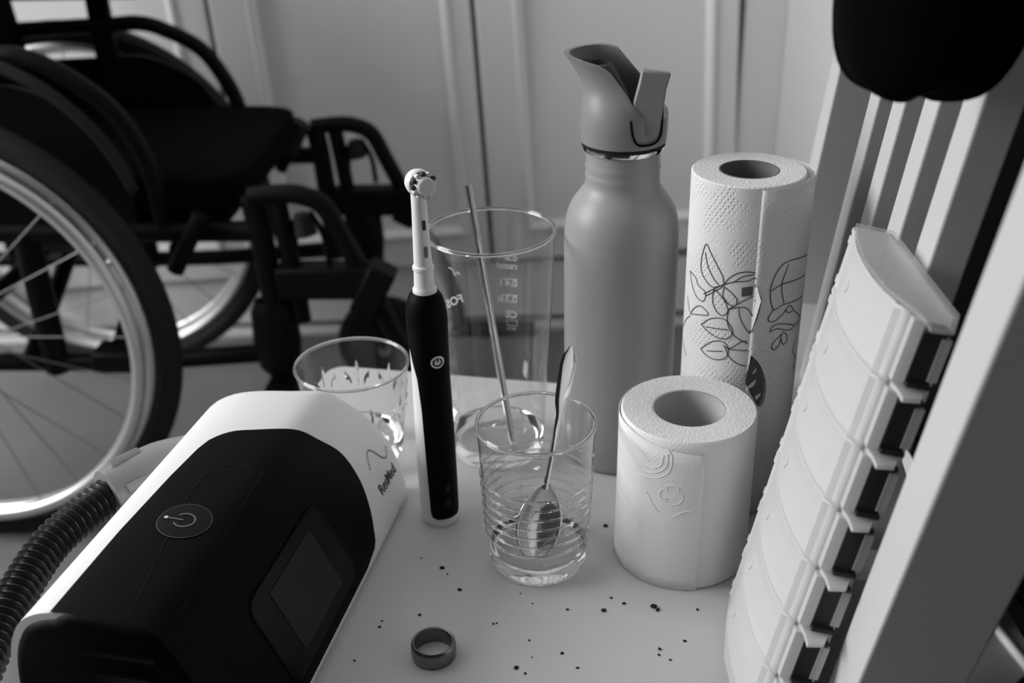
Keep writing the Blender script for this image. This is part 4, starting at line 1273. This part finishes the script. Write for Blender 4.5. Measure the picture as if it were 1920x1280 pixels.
# ------------------------------------------------------------------ ring
rg = MB().lathe([(.0102, .0004), (.0112, .0), (.0120, .0008), (.0122, .0030), (.0122, .0072), (.0119, .0092), (.0111, .0100), (.0103, .0096), (.0100, .0060)], 72, close=True).build('finger_ring', M['gunmetal'], None, angle=50)
rg.location = (-0.0471, 0.4469, 0)
tag(rg, 'wide dark metal finger ring lying on the table', 'ring')

# ------------------------------------------------------------------ weekly pill box leaning on the slats
P0 = Vector((.1623, .4767, .2272)); U = Vector((-.2057, -.0223, -.9784)).normalized()
E2 = Vector((-.0747, -.9965, .0384)); E2 = (E2 - U * E2.dot(U)).normalized()
E3 = U.cross(E2).normalized()
if E3.x < 0: E3 = -E3
PIT = 0.0316
NC = 7
base = P0 + U * (7.35 * PIT)
pbx = empty('pill_box', base)
tag(pbx, 'tall milky plastic weekly pill organiser leaning against the slatted frame', 'pill box')
def Q(s, a, d): return P0 + U * (s * PIT) + E2 * a + E3 * d - base
ENDP = [(-.0115, .0040), (.010, -.0005), (.040, -.0048), (.073, -.0032), (.092, .0030), (.1000, .0052), (.1115, .0050), (.1095, .0148), (.0905, .0225), (-.0105, .0225)]
def plate(s0, s1, poly, name, m_, parent=None):
    mb = MB(); mb.loft([[Q(s0, a, d) for a, d in poly], [Q(s1, a, d) for a, d in poly]])
    return mb.build(name, M[m_], parent or pbx, smooth=False)
plate(-.06, 0.0, ENDP, 'end_wall', 'milky_clear')
plate(7.0, 7.25, [(a * .99, d) for a, d in ENDP], 'end_wall', 'milky')
MB().obox(Q(0, -.0105, .0205), U * (7.0 * PIT), E2 * .101, E3 * .0020).build('back_wall', M['milky'], pbx, smooth=False)
MB().obox(Q(0, -.0112, .0045), U * (7.0 * PIT), E2 * .0015, E3 * .0175).build('hinge_wall', M['milky'], pbx, smooth=False)
LID = [(-.0108, .0042), (-.006, .0022), (-.0045, .0032), (.003, .0012), (.012, -.0009), (.026, -.0032), (.042, -.0044), (.058, -.0044), (.073, -.0030), (.083, -.0004), (.0855, -.0012), (.0875, .0012), (.093, .0032)]
for k in range(NC):
    s0, s1 = k + .004, k + .996
    rows = [[Q(s, a, d + (-.0007 if s in (s0, s1) else 0)) for a, d in LID] for s in (s0, s0 + .06, s0 + .3, s0 + .6, s1 - .06, s1)]
    mb = MB(); mb.grid(rows); lid = mb.build('lid', M['milky'], pbx, solid=.0010, angle=25)
    # thumb latch along the near edge
    MB().obox(Q(s0 + .03, .0930, .0030), U * (.87 * PIT), E2 * .0045, E3 * .0050).build('latch', M['milky'], lid, smooth=False)
    for m_ in (0, 1):
        a_ = .030 + .016 * m_
        MB().tube([Q(k + .42, a_, -.0042 if m_ else -.0041), Q(k + .50, a_ + .002, -.0045), Q(k + .60, a_, -.0045)], .0006, 6).build('embossed_mark', M['milky'], lid)
    # small hinge knuckles on the far edge
    for h_ in (.15, .80):
        MB().tube([Q(k + h_, -.0116, .0040), Q(k + h_ + .12, -.0116, .0040)], .0012, 8).build('hinge_knuckle', M['milky'], lid)
    # added black blocks standing in for the darkness inside the opening
    MB().obox(Q(k + .16, .0915, .0085), U * (.70 * PIT), E2 * .0060, E3 * .0095).build('opening_dark_block', M['opening_dark'], pbx, smooth=False)
    MB().obox(Q(k + .10, .0915, .0085), U * (.06 * PIT), E2 * .0085, E3 * .0100).build('opening_dark_edge', M['opening_dark'], pbx, smooth=False)
    MB().obox(Q(k + .86, .0915, .0085), U * (.06 * PIT), E2 * .0085, E3 * .0100).build('opening_dark_edge', M['opening_dark'], pbx, smooth=False)
    MB().obox(Q(k + .22, .0950, .0165), U * (.60 * PIT), E2 * .0030, E3 * .0040).build('side_lip', M['milky'], pbx, smooth=False)
    if k: plate(k - .03, k + .03, [(-.0105, .0060), (.003, .0026), (.012, .0007), (.026, -.0018), (.042, -.0030), (.058, -.0030), (.073, -.0016), (.083, .0010), (.092, .0046), (.1000, .0060), (.1075, .0060), (.1055, .0140), (.0905, .0205), (-.0105, .0205)], 'divider', 'milky')

# ------------------------------------------------------------------ crumbs on the table
random.seed(7)
CR = [(.0767, .4802, 2.6), (.0785, .4775, 2.0), (.0559, .5574, 1.9), (-.0460, .5202, 2.0), (.0479, .4783, 1.9), (-.0026, .4353, 1.8), (-.0347, .4997, 1.8), (.0600, .4837, 1.6), (.0224, .4452, 1.4), (.0755, .4463, 1.4), (.0274, .4800, 1.3),
      (.0533, .489, 1.1), (-.0425, .5145, 1.0), (-.0590, .5300, 1.0), (.0075, .4860, .8), (.0008, .4950, .8), (-.0570, .4790, 1.3), (-.0790, .4700, 1.3), (-.0780, .4750, .9), (.0050, .4560, .9), (.0900, .4520, 1.3), (.0745, .4420, 1.2), (.0800, .4380, 1.1), (.0300, .4340, 1.2), (.0020, .4310, 1.1), (-.0150, .4700, 1.0), (-.0130, .4705, .8), (.1010, .4770, 1.3), (.0060, .4430, .7), (-.0900, .4440, 1.1)]
base_me = None
for i, (x, y, s) in enumerate(CR):
    mb = MB(); n_ = 8
    rings = []
    for z, r in ((0.0, .5), (.25, .95), (.6, .9), (.9, .45)):
        rings.append([(r * math.cos(2 * math.pi * k / n_) * random.uniform(.7, 1.2), r * .8 * math.sin(2 * math.pi * k / n_) * random.uniform(.7, 1.2), z) for k in range(n_)])
    mb.loft(rings)
    o = mb.build('crumb', M['crumb'])
    sc = s * 0.00085
    o.scale = (sc, sc * random.uniform(.8, 1.3), sc * .8)
    o.rotation_euler = (0, 0, random.uniform(0, 6))
    o.location = (x, y, 0)
    tag(o, 'tiny dark crumb scattered on the white table top', 'crumb', 'dark crumbs on the table')
